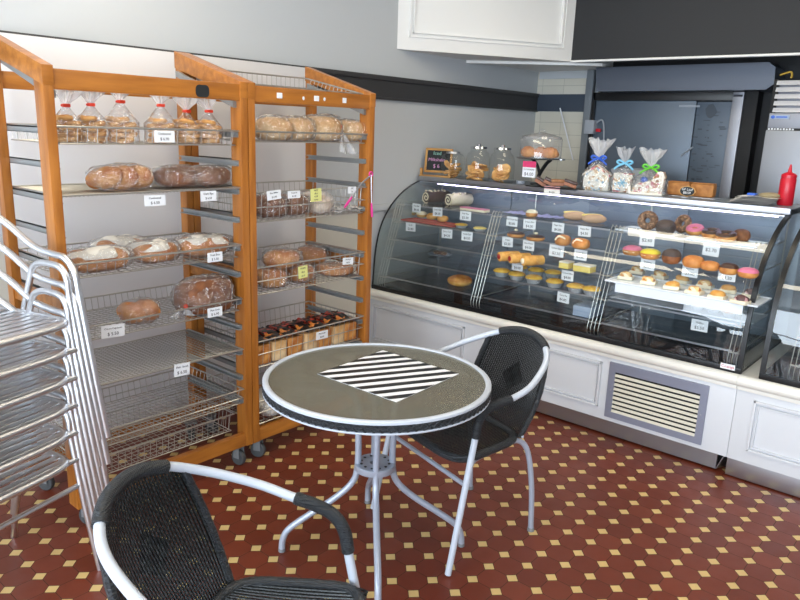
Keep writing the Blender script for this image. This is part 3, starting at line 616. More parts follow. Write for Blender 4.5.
# bay 3
tray(622,229,668,239,4,.2,'tray_white','white tray of donuts on top shelf at left of right bay'); tray(690,238,752,250,4,.2,'tray_white','white tray of iced donuts on top shelf at right of right bay')
def ring(p,r,tr,mt,label,tilt=0,rz=0,icing=None,group='donuts on the top shelf'):
    t=thing('ring_donut',label,'donut',p,rz,group); R=Matrix.Rotation(tilt,4,'X')
    m=M(); m.tube([(r*math.cos(a),r*math.sin(a),0) for a in [2*PI*k/22 for k in range(22)]],tr,12,closed=True); m.bm.transform(Matrix.Translation((0,0,tr+abs(math.sin(tilt))*r))@R); mk('dough',m,mt,t)
    if icing:
        m=M(); m.tube([(r*math.cos(a),r*math.sin(a),tr*.25) for a in [2*PI*k/22 for k in range(22)]],tr*.93,12,closed=True); m.bm.transform(Matrix.Translation((0,0,tr+abs(math.sin(tilt))*r))@R); mk('icing',m,icing,t)
    return t
ring(sh(643,231.5,4)+Vector((0,.05,.003)),.034,.021,'sprinkle_ring','upright sprinkle coated ring donut on top shelf, right bay',1.25,.3)
p=sh(662,235,4); bun(p+Vector((0,.04,.004)),.05,.075,'choc_grey','dark chocolate coated round donut beside the sprinkle ring','donut',name='donut',group='donuts on the top shelf',amp=.02)
ring(sh(677,234.5,4)+Vector((0,.07,.003)),.032,.019,'sprinkle_ring','second sprinkle ring donut leaning behind the dark one',1.3,-.4)
ring(sh(689,237,4)+Vector((0,.08,.003)),.03,.018,'bread_gold','pink iced ring donut behind the chocolate donuts',.35,0,'pink_icing')
ring(sh(707,240,4)+Vector((0,.06,.003)),.032,.019,'bread_gold','left chocolate iced ring donut at right of top shelf',.2,0,'choc')
ring(sh(722,243,4)+Vector((0,.05,.003)),.034,.019,'bread_gold','right chocolate iced ring donut at right of top shelf',.2,0,'choc')
p=sh(736,243,4); bun(p+Vector((0,.08,.004)),.042,.06,'bread_brown','sugared brown ball donut behind the chocolate ring donuts','donut',name='donut',group='donuts on the top shelf')
row=[(628,256,.05,.05,'bread_orange','pink_icing','bun with pink icing at left of second shelf, right bay'),(646,260,.05,.052,'bread_orange','yellow_icing','bun with bright yellow icing beside the pink one'),(667,264.5,.046,.072,'bread_brown','choc_grey','tall dark chocolate coated bun on second shelf, right bay'),(689,268.5,.05,.06,'bread_orange',None,'plain glazed round bun right of the chocolate bun'),(706,271.5,.043,.045,'bread_orange',None,'smaller plain bun in the middle of second shelf, right bay'),(725,275.5,.043,.052,'bread_gold','choc','bun with dark chocolate top near right end of second shelf'),(744,279,.045,.045,'bread_orange','pink_icing','pink topped bun at far right of second shelf')]
for i,(x,y,r,h,mt_,tp,lb) in enumerate(row):
    p=sh(x,y,3); t=bun(p+Vector((0,.05,0)),r,h,mt_,lb,'bun','iced buns on the second shelf',tp,[1.5,1.5,.8,1,1,1.6,1.4][i],.05,name='iced_bun')
    if i<2: m=M(); m.lathe([(r*.96,h*.36),(r*1.04,h*.42),(r*.96,h*.48)],n=18,wob=.08); mk('cream_layer',m,'cream_food',t)
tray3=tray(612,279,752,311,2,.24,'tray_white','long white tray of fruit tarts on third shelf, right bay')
k=0
for r_ in range(2):
    for i in range(6):
        x=622+i*23+r_*6; y=281+i*5.0-r_*4
        p=sh(x,y,2); kind=['apricot','apricot','pastry','apricot','pastry','choc_drizzle'][i]
        t=thing('fruit_tart','%s square fruit tart, %s from left in %s row of third shelf, right bay'%(['golden','golden','glazed','golden','glazed','drizzled'][i],['first','second','third','fourth','fifth','sixth'][i],['front','back'][r_]),'tart',p+Vector((0,.045+.07*r_,.004)),random.uniform(-.2,.2),'fruit tarts on third shelf')
        m=M(); m.box((-.038,-.03,0),(.038,.03,.018),.005); mk('pastry_base',m,'cream_food',t)
        m=M(); m.blob((0,0,.02),(.034,.027,.022),None,14,8,.9,.3,30,i+r_*7); mk('topping',m,kind,t); k+=1
m=M(); m.box((-.31,-.122,-.045),(.31,-.119,.0)); mk('reflection_strip',m,'tray_white',tray3)  # added white strip standing in for the window's reflection in the shelf glass
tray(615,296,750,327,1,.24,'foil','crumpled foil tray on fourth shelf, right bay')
for i,(x,y) in enumerate(((690,313),(706,316),(722,320))):
    p=sh(x,y,1); tart(p+Vector((0,.1,.004)),.036,.03,'apricot',['left small tart on the foil tray','middle small tart on the foil tray','right small tart on the foil tray'][i],'tarts on the foil tray')
# price cards in the cabinet
SYF=[3.502,3.548,3.594,3.629,3.663]
cards=[(416.5,208,4,'Choc Roll','$8.50','card under the chocolate swiss roll'),(437.6,211.8,4,'Cream Roll','$8.50','card under the pale cream swiss roll'),(465.5,215.8,4,'Pink Slice','$3.50','card under the pink iced slice'),
(410.6,227,3,'Scroll','$3.80','card under the left end of the red tray'),(447,233.7,3,'Citrus Tart','$4.20','card under right end of the red tray'),(467,236.3,3,'Vanilla Tart','$4.50','card under the pale glazed tart'),
(512,221.5,4,'Sml Cream Bun','$3.80','leftmost card of the top row in the middle bay'),(529.5,224.2,4,'Cream Bun','$4.00','second card of the top row in the middle bay'),(558,227.6,4,'Finger Bun','$4.00','card under the left cream finger bun'),(584.5,231.3,4,'Finger Bun','$4.50','card under the right cream finger bun'),
(507.5,242,3,'Donut','$3.50','card under the left chocolate topped donut'),(528.5,245.6,3,'Choc Donut','$4.00','card under the right chocolate topped donut'),(556.5,251,3,'Cream Bun','$3.50','larger card under the left split cream bun'),(580.5,255,3,'Cream Bun','$4.00','card under the right split cream bun'),
(517.5,265.8,2,'Fruit Strudel','$4.00','card under the pastry rolls'),(567.5,275.6,2,'Custard Slice','$4.80','card under the custard slices'),(563.2,297.6,1,'Curry Pie','$4.80','card under the row of yellow pies'),
(647,240.5,4,'','$2.60','card under the sprinkle ring donut'),(711,250.3,4,'','$2.70','card under the chocolate ring donuts'),(647.5,264.5,3,'Berliner','$3.00','card under the yellow iced bun'),(690,271.5,3,'Berliner','$3.00','card under the plain glazed bun'),(727,275.5,3,'Berliner Choc','$3.20','card under the pink topped bun at the right'),
(635,290,2,'','$3.80','leftmost card on the third shelf, right bay'),(684.5,297.5,2,'','$3.80','middle card on the third shelf, right bay'),(718,304.5,2,'','$4.00','right card on the third shelf, right bay'),(699.5,325.5,0,'Muffins','$3.50','lone card near the bottom of the right bay')]
for (x,y,lv,a,b,lb) in cards:
    yy=SYF[lv]-.012; p=ony(x,y,yy); ln=([(a,.22)] if a else [])+[(b,.36 if a else .42)]
    if x==699.5: p=ony(x,y,SYF[1]-.02)
    w,h=(.080,.058) if x!=556.5 else (.096,.066)
    pcard(p,w,h,ln,'small white price '+lb,CG,rz=random.uniform(-.12,.12),rot=random.uniform(-.04,.04))
# ================================================================== ON TOP OF THE CABINET
ZT=1.279
def top(px,py): return onz(px,py,ZT)
# chalkboard
p=top(437,177); t=thing('chalkboard_sign','small wood framed chalkboard on a stand at left end of cabinet top','chalkboard',(p.x,p.y+.0,ZT),.35)
w,h=.20,.17; R=Matrix.Rotation(-.16,4,'X')
m=M()
for q in (((-w/2,-.008,.03),(w/2,.008,.045)),((-w/2,-.008,.03+h-.015),(w/2,.008,.03+h)),((-w/2,-.008,.03),(-w/2+.015,.008,.03+h)),((w/2-.015,-.008,.03),(w/2,.008,.03+h))): m.box(*q,.002)
m.bm.transform(R); mk('frame',m,'chalk_frame',t)
m=M(); m.box((-w/2+.013,-.002,.04),(w/2-.013,.004,.03+h-.01)); m.bm.transform(R); mk('slate',m,'chalkboard',t)
m=M(); m.box((-w/2-.025,-.035,0),(w/2+.01,.03,.012),.003); m.box((-w/2-.02,-.03,.012),(-w/2-.006,.0,.06),.003); m.box((w/2-.01,-.03,.012),(w/2+.004,-.012,.03),.003); mk('stand',m,'chalk_frame',t)
for s,sz,z,c in (('Iced',.036,.165,'chalk_green'),('Milkshake',.032,.12,'chalk_pink'),('$ 6',.038,.075,'chalk_pink')):
    o=text(t,s,sz,(-.012,-.0035,z),frame3((1,0,0),(0,0,1)),c); o.data.transform(R)
# jars
cm=M(); cm.lathe([(0,-.005),(.028,-.005),(.033,0),(.03,.005),(0,.007)],n=16,wob=.08); cookie0=mk('cookie',cm,'cookie')
cookie0['category']='cookie'; first=[True]
def cookie(loc,rx,ry,label,group,s=1,mt=None):
    if first[0]: o=cookie0; first[0]=False
    else: o=cookie0.copy(); C.objects.link(o)
    o.location=loc; o.rotation_euler=(rx,ry,random.random()*3); o.scale=(s,s,s); o['label']=label; o['category']='cookie'; o['group']=group; return o
def jar(px,py,r,h,square,label,nc,cl,lid):
    p=top(px,py); t=thing('cookie_jar',label,'jar',p,.3,'glass cookie jars')
    m=M()
    if square: m.blob((0,0,h/2),(r,r,h/2),None,28,16,.45)
    else: m.lathe([(0,0),(r*.9,0),(r,.012),(r*1.02,h*.45),(r*.98,h*.72),(r*.86,h*.83),(r*.64,h*.92),(r*.62,h)],n=28)
    mk('glass_body',m,'glass_clear',t,sharp=3)
    m=M(); m.lathe([(0,h+.012),(r*.66,h+.010),(r*.7,h-.002),(r*.62,h-.004)],n=24)
    if not square: m.lathe([(0,h+.03),(.014,h+.028),(.012,h+.014),(.02,h+.01)],n=12)
    mk('lid',m,lid,t)
    for i in range(nc):
        a=random.random()*6.28; rr=r*random.uniform(.25,.62); up_=i>=nc-4
        cookie(p+Vector((rr*math.cos(a),rr*math.sin(a),(.012+.011*i) if not up_ else .05+.02*(i%3))),random.uniform(.7,1.3) if up_ else random.uniform(-.3,.3),random.uniform(-.35,.35),cl,label.split(' with')[0].strip()+' cookies',1.25)
    return t
jar(452,177.5,.074,.17,True,'squat square glass jar with a clear lid, in front of chalkboard',12,'round cookie in the squat square glass jar','steel_bright')
jar(477,180.5,.084,.215,False,'round glass jar with chrome knob lid, left of the matching pair',13,'round cookie in the left chrome lidded jar','chrome')
jar(500.5,182.5,.084,.215,False,'round glass jar with chrome knob lid, right of the matching pair',13,'round cookie in the right chrome lidded jar','chrome')
# cake stand with dome
p=top(538,184.5); t=thing('cake_stand','black cake stand on a curved foot under a clear dome','cake stand',p,0)
zp=ony(541,158.5,p.y).z-ZT
m=M(); m.lathe([(0,0),(.06,0),(.06,.006),(.02,.012),(.012,.03)],(0.01,0,0),20); m.tube(smoothp([(.01,0,.02),(.0,0,.045),(0.012,0,.08),(.05,0,zp-.03),(.08,0,zp-.004)],5),.012,10); m.tube(smoothp([(0.01,0,.06),(-.02,0,zp-.04),(-.06,0,zp-.004)],5),.010,10); mk('foot',m,'black',t)
m=M(); m.lathe([(0,zp-.004),(.145,zp-.004),(.155,zp+.004),(.145,zp+.003),(0,zp)],n=32); m.tube([(.155+.02*math.cos(a),.01*math.sin(a)*2,zp) for a in [k*PI/6-PI/2 for k in range(7)]],.004,6); mk('plate',m,'steel_bright',t)
dz=.145; m=M(); m.lathe([(.134,zp+.004),(.134,zp+dz*.85),(.124,zp+dz*.95),(0,zp+dz*1.14)],n=32); dm=mk('dome',m,'acrylic',t,sharp=3)
m=M(); m.lathe([(.135,zp+dz*.84),(.125,zp+dz*.955),(.065,zp+dz*1.06),(.0,zp+dz*1.15)],n=32); mk('dome_rim',m,film('dome_top',(.8,.8,.82),.1,1,haze=.25,hazec=(.6,.6,.6)),dm)
m=M(); m.tube(smoothp([(-.022,0,zp+dz*1.1),(-.014,0,zp+dz*1.24),(.014,0,zp+dz*1.24),(.022,0,zp+dz*1.1)],5),.005,8); mk('dome_handle',m,'acrylic',dm)
for i,(dx,lb) in enumerate(((-.075,'golden croissant at left under the cake dome'),(.0,'golden croissant in the middle under the cake dome'),(.07,'golden croissant at right under the cake dome'))):
    c=thing('croissant',lb,'croissant',p+Vector((dx,-.01+.03*(i%2),zp+.004)),.4*i,'croissants under the dome'); c.scale=(1.35,1.35,1.5)
    m=M(); pts=smoothp([(-.045,.018,.012),(-.025,-.006,.02),(0,-.014,.024),(.025,-.006,.02),(.045,.018,.012)],5); m.tube(pts,[.006+.016*math.sin(PI*k/(len(pts)-1))*(1+.12*(k%3)) for k in range(len(pts))],12); mk('dough',m,'bread_orange',c)
q=p+Vector((.02,-.16,zp-.065)); pcard(q,.095,.10,[(' ',.2),('Croissant',.2),('$4.00',.3)],'pink headed price card hanging from the cake stand plate','price cards on the cabinet top',header=(.38,'pink_print'))
m=M(); pb=top(519,184); m.lathe([(0,0),(.028,0),(.03,.02),(.026,.022),(0,.02)],(pb.x,pb.y+.02,ZT),16); o=mk('small_tub',m,'grey_box'); ctag(o,'small grey tub left of the cake stand foot','tub',GG,(pb.x,pb.y+.02,ZT))
# slices tray
p=top(548,188); t=thing('black_platter','black platter of chocolate slices right of the cake stand','platter',(p.x,p.y+.04,ZT))
m=M(); m.box((-.15,-.06,0),(.19,.08,.008),.003); mk('platter',m,'black',t)
sl=[(-.08,-.01,.9,'choc','tall chocolate topped slice at left of the black platter'),(-.02,.0,.7,'choc','chocolate slice leaning beside the tall one'),(.05,-.015,0,'seeds','flat nut slice in the middle of the black platter'),(.12,.0,.5,'choc','dark nut topped slice at right of the black platter')]
for dx,dy,tl,mt_,lb in sl:
    c=thing('chocolate_slice',lb,'slice',(p.x+dx,p.y+.04+dy,ZT+.018),.5,'slices on the platter'); c.scale=(1.35,1.35,1.3); R=Matrix.Rotation(tl*.6,4,'Y')
    m=M(); m.box((-.028,-.03,0),(.03,.03,.016),.003); m.bm.transform(R); mk('base',m,mat('slice_pink',(150,98,72),.6),c); m=M(); m.box((-.029,-.031,.0162),(.031,.031,.028),.003); m.bm.transform(R); mk('topping',m,mt_,c)
q=ony(552,190.5,3.885); pcard(q,.11,.048,[('',.2),('$4.00',.36)],'clear price holder with pink strip on the cabinet edge','price cards on the cabinet top',header=(.35,'pink_pale'),col='cream')
# cellophane gingerbread
def ruffle(z0,H,R0,lean=0,n=7,seed=0,r0=.007):
    m=M(); ph=seed*1.7
    def fn(u,v):
        a=2*PI*u; w=1+.38*math.sin(n*a+ph)*min(1,v*1.6)+.12*math.sin(2*n*a+v*5+ph)
        rr=(r0+(R0-r0)*v**.85)*w; return (rr*math.cos(a),lean*v+rr*math.sin(a),z0+H*v*(1+.13*math.sin(3*a+ph)+.07*math.sin(n*a*2+ph)))
    m.grid(fn,70,8); return m
def cello(name,px,py,w,d,h,neck,fan,label,build,ribbon,lean=0):
    p=top(px,py); t=thing(name,label,'gingerbread',p,.25,'gingerbread in cellophane bags'); build(t)
    if name=='gingerbread_sleigh':
        for ch in t.children: ch.data.transform(Matrix.Scale(1.5,4))
    m=M(); m.grid(lambda u,v:(lambda a,s:((w/2*s*1.08+.004)*math.copysign(abs(math.cos(a))**.5,math.cos(a)),(d/2*s*1.08+.004)*math.copysign(abs(math.sin(a))**.5,math.sin(a)),v*neck))(2*PI*u,1 if v<.5 else max(.10,1-(v-.5)*1.85)),28,12); mk('cellophane',m,'bag',t,sharp=3)
    m=ruffle(neck,h-neck,fan,-lean,5,len(label))
    mk('gathered_top',m,'bag_milky',t,sharp=3)
    m=M(); r=.012
    for sgn in (-1,1):
        m.tube(smoothp([(0,-.012,neck),(sgn*.028,-.018,neck+.016),(sgn*.045,-.016,neck+.006),(sgn*.025,-.016,neck-.006),(0,-.012,neck)],5),.006,6,flat=.5)
        m.tube(smoothp([(0,-.014,neck),(sgn*.03,-.03,neck-.015),(sgn*.055,-.035,neck-.035)],5),.006,6,flat=.4)
    m.tube([(r*math.cos(k*PI/6),r*math.sin(k*PI/6),neck) for k in range(12)],.005,6,closed=True)
    mk('ribbon_bow',m,ribbon,t)
def house(t,w=.15,hh=.085):
    m=M(); m.box((-w/2,-.035,0),(w/2,.035,hh),.002); m.poly([(-w/2,-.035,hh),(w/2,-.035,hh),(0,-.035,hh+.055)],.07,(0,1,0)); mk('gingerbread_wall',m,'house_iced',t)
    m=M()
    for s in (-1,1): m.hexa([(0,-.042,hh+.056),(s*(w/2+.008),-.042,hh-.004),(s*(w/2+.008),.042,hh-.004),(0,.042,hh+.056),(0,-.042,hh+.070),(s*(w/2+.008),-.042,hh+.010),(s*(w/2+.008),.042,hh+.010),(0,.042,hh+.070)],.002)
    mk('iced_roof',m,'nonpareil',t)
    m=M(); m.tube([(-.045,-.036,.015),(.045,-.036,.085)],.003,5); m.tube([(.045,-.036,.015),(-.045,-.036,.085)],.003,5); mk('icing_cross',m,'icing',t)
cello('gingerbread_house',596,190,.17,.10,.295,.19,.06,'gingerbread house in cellophane tied with a blue bow',house,'blue_ribbon')
def cube(t):
    m=M(); m.box((-.05,-.03,0),(.05,.05,.105),.004); mk('gingerbread_box',m,'house_iced',t); m=M()
    for q in ((-.054,-.034),(.044,-.034)): m.box((q[0],-.034,0),(q[0]+.010,-.028,.11),.002)
    m.box((-.054,-.034,.102),(.054,.054,.112),.002); m.box((-.054,-.034,0),(.054,-.028,.010),.002); mk('piped_edge',m,'nonpareil',t)
    m=M()
    for k in range(3): a=k*PI/3; m.tube([(-.027*math.cos(a),-.032,.056-.027*math.sin(a)),(.027*math.cos(a),-.032,.056+.027*math.sin(a))],.0035,5)
    mk('snowflake',m,'cyan_ribbon',t)
cello('gingerbread_box',622,192,.12,.10,.255,.17,.042,'small square gingerbread box in cellophane with pale blue ribbon',cube,'cyan_ribbon',.05)
def sleigh(t):
    P=[(-.055,0,0),(.05,0,0),(.058,0,.07),(.05,0,.088),(.03,0,.09),(.012,0,.06),(-.02,0,.045),(-.045,0,.04),(-.058,0,.02)]
    m=M(); m.poly([(a,-.03,c) for a,b,c in P],.06,(0,1,0)); mk('sleigh_body',m,'nonpareil',t)
    m=M(); m.tube(smoothp([(-.068,-.036,.03),(-.066,-.036,.01),(-.05,-.036,.003),(.055,-.036,.004)],5),.006,8); m.tube(smoothp([(.02,-.033,.01),(.048,-.033,.03),(.05,-.033,.075),(.03,-.033,.085)],5),.004,6); mk('piped_runner',m,'icing',t)
    m=M(); m.blob((-.02,-.01,.056),(.014,.014,.012),None,10,8,amp=.3); mk('sweet',m,'blue_ribbon',t)
cello('gingerbread_sleigh',648,194.5,.19,.10,.25,.155,.055,'gingerbread sleigh in cellophane tied with a lime green bow',sleigh,'green_ribbon',.02)
# loaf cakes with black tag
p=top(687,197.5); t=thing('cake_platter','low silver platter holding two brown loaf cakes','platter',(p.x,p.y+.05,ZT)); m=M(); m.box((-.15,-.05,0),(.15,.06,.006),.003); m.box((-.02,-.085,0.0),(.02,-.05,.004)); mk('platter',m,'steel_bright',t)
for i,(dx,lb) in enumerate(((-.066,'left brown loaf cake on the silver platter'),(.066,'right brown loaf cake on the silver platter'))):
    c=thing('loaf_cake',lb,'cake',(p.x+dx,p.y+.055,ZT+.007),.03,'loaf cakes on the silver platter'); m=M(); m.box((-.064,-.035,0),(.064,.035,.072),.012); mk('sponge',m,mat('cake_brown',(176,118,58),.65,rgb2=(148,92,40),vscale=30,bump=.5),c)
    m=M(); m.box((-.06,-.033,.071),(.06,.033,.077),.003); mk('crumb_top',m,'cake_brown',c)
t=thing('cake_tag','black scalloped tag with white writing in front of the loaf cakes','tag',(p.x+.0,p.y-.01,ZT+.004)); 
m=M(); m.poly([(.046*math.cos(a)*(1+.05*math.cos(8*a)),0,.032+.029*math.sin(a)*(1+.05*math.cos(8*a))) for a in [2*PI*k/40 for k in range(40)]],.003,(0,1,0)); mk('rim',m,'chalk_frame',t)
m=M(); m.poly([(.040*math.cos(a),-.0015,.032+.025*math.sin(a)) for a in [2*PI*k/24 for k in range(24)]],.001,(0,1,0)); mk('face',m,'chalkboard',t)
text(t,'GF Loaf\n$8.50',.019,(0,-.0030,.032),frame3((1,0,0),(0,0,1)),'chalk_white')
# papers / plates
p=top(752,204); t=thing('paper_stack','untidy stack of white papers and bags left of the sauce bottle','papers',(p.x,p.y+.04,ZT),0)
for k in range(5):
    m=M(); m.grid(lambda u,v:((u-.5)*.20+random.uniform(-.001,.001)+.01*k-.02,(v-.5)*.13+.006*k,.004+.008*k+.004*noise.noise(Vector((u*3,v*3,k)))),8,6); mk('sheet',m,'paper',t)
m=M(); m.box((-.04,-.01,.042),(.0,.04,.054),.003); mk('blue_wrap',m,'blue_ribbon',t); m=M(); m.blob((.06,.03,.048),(.05,.035,.016),None,14,8,amp=.4,seed=3); mk('brown_bag',m,mat('kraft',(150,136,104),.7),t)
p=top(783,205.5); t=thing('sauce_bottle','red squeeze sauce bottle with pointed nozzle on the cabinet top','bottle',(p.x,p.y+.03,ZT))
m=M(); m.lathe([(0,0),(.036,0),(.039,.004),(.038,.135),(.034,.145)],n=24); mk('bottle_body',m,'sauce_red',t); m=M(); m.lathe([(.037,.142),(.037,.158),(.026,.166),(.011,.172),(.004,.212),(0,.212)],n=20); mk('nozzle_cap',m,'sauce_red',t)
# ================================================================== BREAD RACKS
XF=-2.55; XRr=-3.045; SR0,SR1=.875,.945
def rack(label,y0,y1,levels,casterlab):
    t=thing('bread_rack',label,'rack',(XF-.27,(y0+y1)/2,0),0,'wooden bread racks')
    pw=.036; Z0=.10; ZTp=1.765
    for y in (y0,y1-pw):
        m=M(); m.box((XF-.075,y,Z0),(XF,y+pw,ZTp-.0),.003); mk('front_post',m,'wood',t,True)
        m=M(); m.box((XRr,y,Z0),(XRr+.055,y+pw,1.89),.003); mk('rear_post',m,'wood',t,True)
        # sloped top rail
        h=.075; m=M(); a=(XRr-.003,1.915); b=(XF+.002,1.772)
        m.hexa([(a[0],y-.002,a[1]-h),(b[0],y-.002,b[1]-h*.9),(b[0],y+pw+.002,b[1]-h*.9),(a[0],y+pw+.002,a[1]-h),(a[0],y-.002,a[1]),(b[0],y-.002,b[1]),(b[0],y+pw+.002,b[1]),(a[0],y+pw+.002,a[1])],.003); mk('sloped_rail',m,'woodh',t,True)
        m=M(); m.box((XRr+.05,y+.006,SR0),(XF-.07,y+pw-.006,SR1),.003); mk('side_rail',m,'woodh',t,True)
    m=M(); m.box((XF-.028,y0+pw,1.693),(XF-.004,y1-pw,1.762),.003); fr=mk('top_rail',m,'woodh',t,True)
    m=M(); m.box((XRr+.015,y0+pw,1.70),(XRr+.04,y1-pw,1.765),.003); mk('rear_rail',m,'woodh',t,True)
    m=M(); m.box((XF-.04,y0+pw,Z0),(XF-.006,y1-pw,Z0+.062),.004); mk('bottom_rail',m,'woodh',t,True)
    m=M(); m.box((XRr,y0+pw,Z0),(XRr+.03,y1-pw,Z0+.062),.004); mk('bottom_rail',m,'woodh',t,True)
    for y,s_ in ((y0+pw,1),(y1-pw,-1)):
        m=M(); m.hexa([(XRr+.03,y,1.80),(XF-.03,y,1.665),(XF-.03,y+s_*.018,1.665),(XRr+.03,y+s_*.018,1.80),(XRr+.03,y,1.825),(XF-.03,y,1.69),(XF-.03,y+s_*.018,1.69),(XRr+.03,y+s_*.018,1.825)]); mk('sloped_runner',m,'runner',t,True)
    for z in levels:
        for y,s in ((y0+pw,1),(y1-pw,-1)):
            m=M(); m.hexa([(XRr+.03,y,z-.022),(XF-.02,y,z-.022),(XF-.02,y+s*.004,z-.022),(XRr+.03,y+s*.004,z-.022),(XRr+.03,y,z),(XF-.02,y,z),(XF-.02,y+s*.004,z),(XRr+.03,y+s*.004,z)])
            m.box((XRr+.03,y,z-.004),(XF-.02,y+s*(.020 if s<0 else .009),z)); m.box((XRr+.03,y,z-.024),(XF-.02,y+s*(.022 if s<0 else .010),z-.020)); mk('runner',m,'runner',t,True)
    for x,ang in ((XF-.05,.2),(XRr+.05,-.4)):
        for y,a2 in ((y0+.05,.5),(y1-.06,ang)):
            R=Matrix.Translation((x,y,0))@Matrix.Rotation(a2,4,'Z')
            m=M(); m.cbox((0,0,.095),(.06,.06,.008)); m.cbox((.012,-.018,.066),(.035,.003,.055)); m.cbox((.012,.018,.066),(.035,.003,.055)); m.bm.transform(R); c=mk('caster',m,'caster_grey',t,True)
            m=M(); m.lathe([(0,-.012),(.014,-.013),(.035,-.012),(.038,-.008),(.038,.008),(.035,.012),(.014,.013),(0,.012)],(0.012,0,.038),20,R=Matrix.Rotation(PI/2,3,'X')); m.bm.transform(R); mk('wheel',m,'rubber',c,True)
    return t
LV=[1.565,1.443,1.321,1.196,1.069,.949,.822,.701,.580,.456,.339]
R1=rack('left wooden bread rack on casters with a black plaque on its top rail',1.072,1.921,LV,'')
R2=rack('right wooden bread rack on casters with white stickers on its top rail',1.925,2.722,LV[:-1]+[.30],'')
# plaque and stickers on rails
p=onx(203,91,XF+.001); m=M(); m.poly([(XF-.004,p.y+.033*math.cos(a)*(1+.06*math.cos(4*a+PI)),p.z+.026*math.sin(a)*(1+.1*math.cos(4*a+PI))) for a in [2*PI*k/40 for k in range(40)]],.003,(1,0,0)); mk('black_plaque',m,'chalkboard',R1,True)
for x,y,w in ((280,95.5,.03),(317,98.5,.03),(345,100.5,.024)):
    p=onx(x,y,XF); m=M(); m.box((XF-.004,p.y-w/2,p.z-.012),(XF-.002,p.y+w/2,p.z+.012)); mk('white_sticker',m,'white_card',R2,True)
for x,y in ((304,98.3),(325,99.3)):
    p=onx(x,y,XF); m=M(); m.blob((XF-.003,p.y,p.z),(.002,.007,.009),None,10,6); mk('paint_spot',m,'white_card',R2,True)
BG='wire baskets on the bread racks'
def basket(y0,y1,zr,dep,label,step=.035,mids=(),tray=False,xf=XF-.012,fh=None,R=None,xb=XRr+.035):
    t=thing('wire_basket' if not tray else 'wire_tray',label,'basket' if not tray else 'tray',((xf+xb)/2,(y0+y1)/2,zr-dep),0,BG)
    e=.012; zf=zr if fh is None else fh; bi=.012 if not tray else 0
    m=M(); m.tube([(xf,y0,zf),(xf,y1,zf),(xb,y1,zr),(xb,y0,zr)],.0038,6,closed=True)
    if not tray:
        m.tube([(xf-.01,y0+bi,zr-dep),(xf-.01,y1-bi,zr-dep),(xb+.01,y1-bi,zr-dep),(xb+.01,y0+bi,zr-dep)],.0026,5,closed=True)
        for q in mids: m.tube([(xf-.003,y0+.003,zr-dep*q),(xf-.003,y1-.003,zr-dep*q),(xb+.003,y1-.003,zr-dep*q),(xb+.003,y0+.003,zr-dep*q)],.0028,5,closed=True)
    if R is not None: m.bm.transform(R)
    mk('rim',m,'wirefg',t,True)
    m=M(); zb_=zr-dep if not tray else zr-.004
    n=int((y1-y0)/step)
    for k in range(1,n):
        y=y0+(y1-y0)*k/n
        pts=[(xf,y,zf),(xf-.01,y,zb_),(xb+.01,y,zb_),(xb,y,zr)] if not tray else [(xf,y,zb_),(xb,y,zb_)]
        m.tube(pts,.0015,4,cap=False)
    n2=int((xb-xf)/-step) 
    for k in range(1,n2):
        x=xf+(xb-xf)*k/n2
        pts=[(x,y0,zr),(x,y0+bi,zb_),(x,y1-bi,zb_),(x,y1,zr)] if not tray else [(x,y0,zb_+.002),(x,y1,zb_+.002)]
        m.tube(pts,.0015,4,cap=False)
    if R is not None: m.bm.transform(R)
    mk('wire_grid',m,'wire',t,True); return t
a0,a1=1.112,1.881; b0,b1=1.965,2.682
basket(a0,a1,1.568,.06,'shallow wire basket of cookie bags at top of left rack')
basket(a0,a1,1.326,.012,'flat wire tray of bagged loaves, second level of left rack',tray=True,step=.016)
basket(a0,a1,1.073,.055,'wire basket of iced buns, third level of left rack')
basket(a0,a1,.826,.055,'wire basket with one brown loaf and one bun bag, left rack',step=.028)
basket(a0,a1,.584,.012,'empty flat wire tray in the lower half of left rack',tray=True,step=.02)
basket(a0,a1,.388,.07,'empty wire basket just under the flat tray, left rack',mids=(.6,),step=.03)
basket(a0+.02,a1-.03,.262,.085,'empty wire basket lowest in the left rack',step=.028,xf=XF-.05)
basket(b0,b1,1.568,.045,'shallow wire basket of pale loaves at top of right rack')
basket(b0,b1,1.30,.135,'deep wire basket with yellow note and tongs, second level of right rack',mids=(.5,))
basket(b0,b1,.955,.13,'deep wire basket of bagged rolls, third level of right rack',mids=(.5,))
basket(b0,b1,.60,.13,'deep wire basket of black wrapped loaves, fourth level of right rack',mids=(.5,))
basket(b0,b1,.30,.12,'wire basket at the bottom of right rack, behind the table edge',mids=(.5,))
ang=math.atan2(.085,.43); T=Matrix.Translation((-2.61,0,1.768))@Matrix.Rotation(ang,4,'Y')@Matrix.Translation((2.61,0,-1.768))
basket(b0,b1,1.768,.05,'empty wire basket lying tilted on top of right rack',R=T,step=.03,xf=-2.60,xb=XRr+.015)
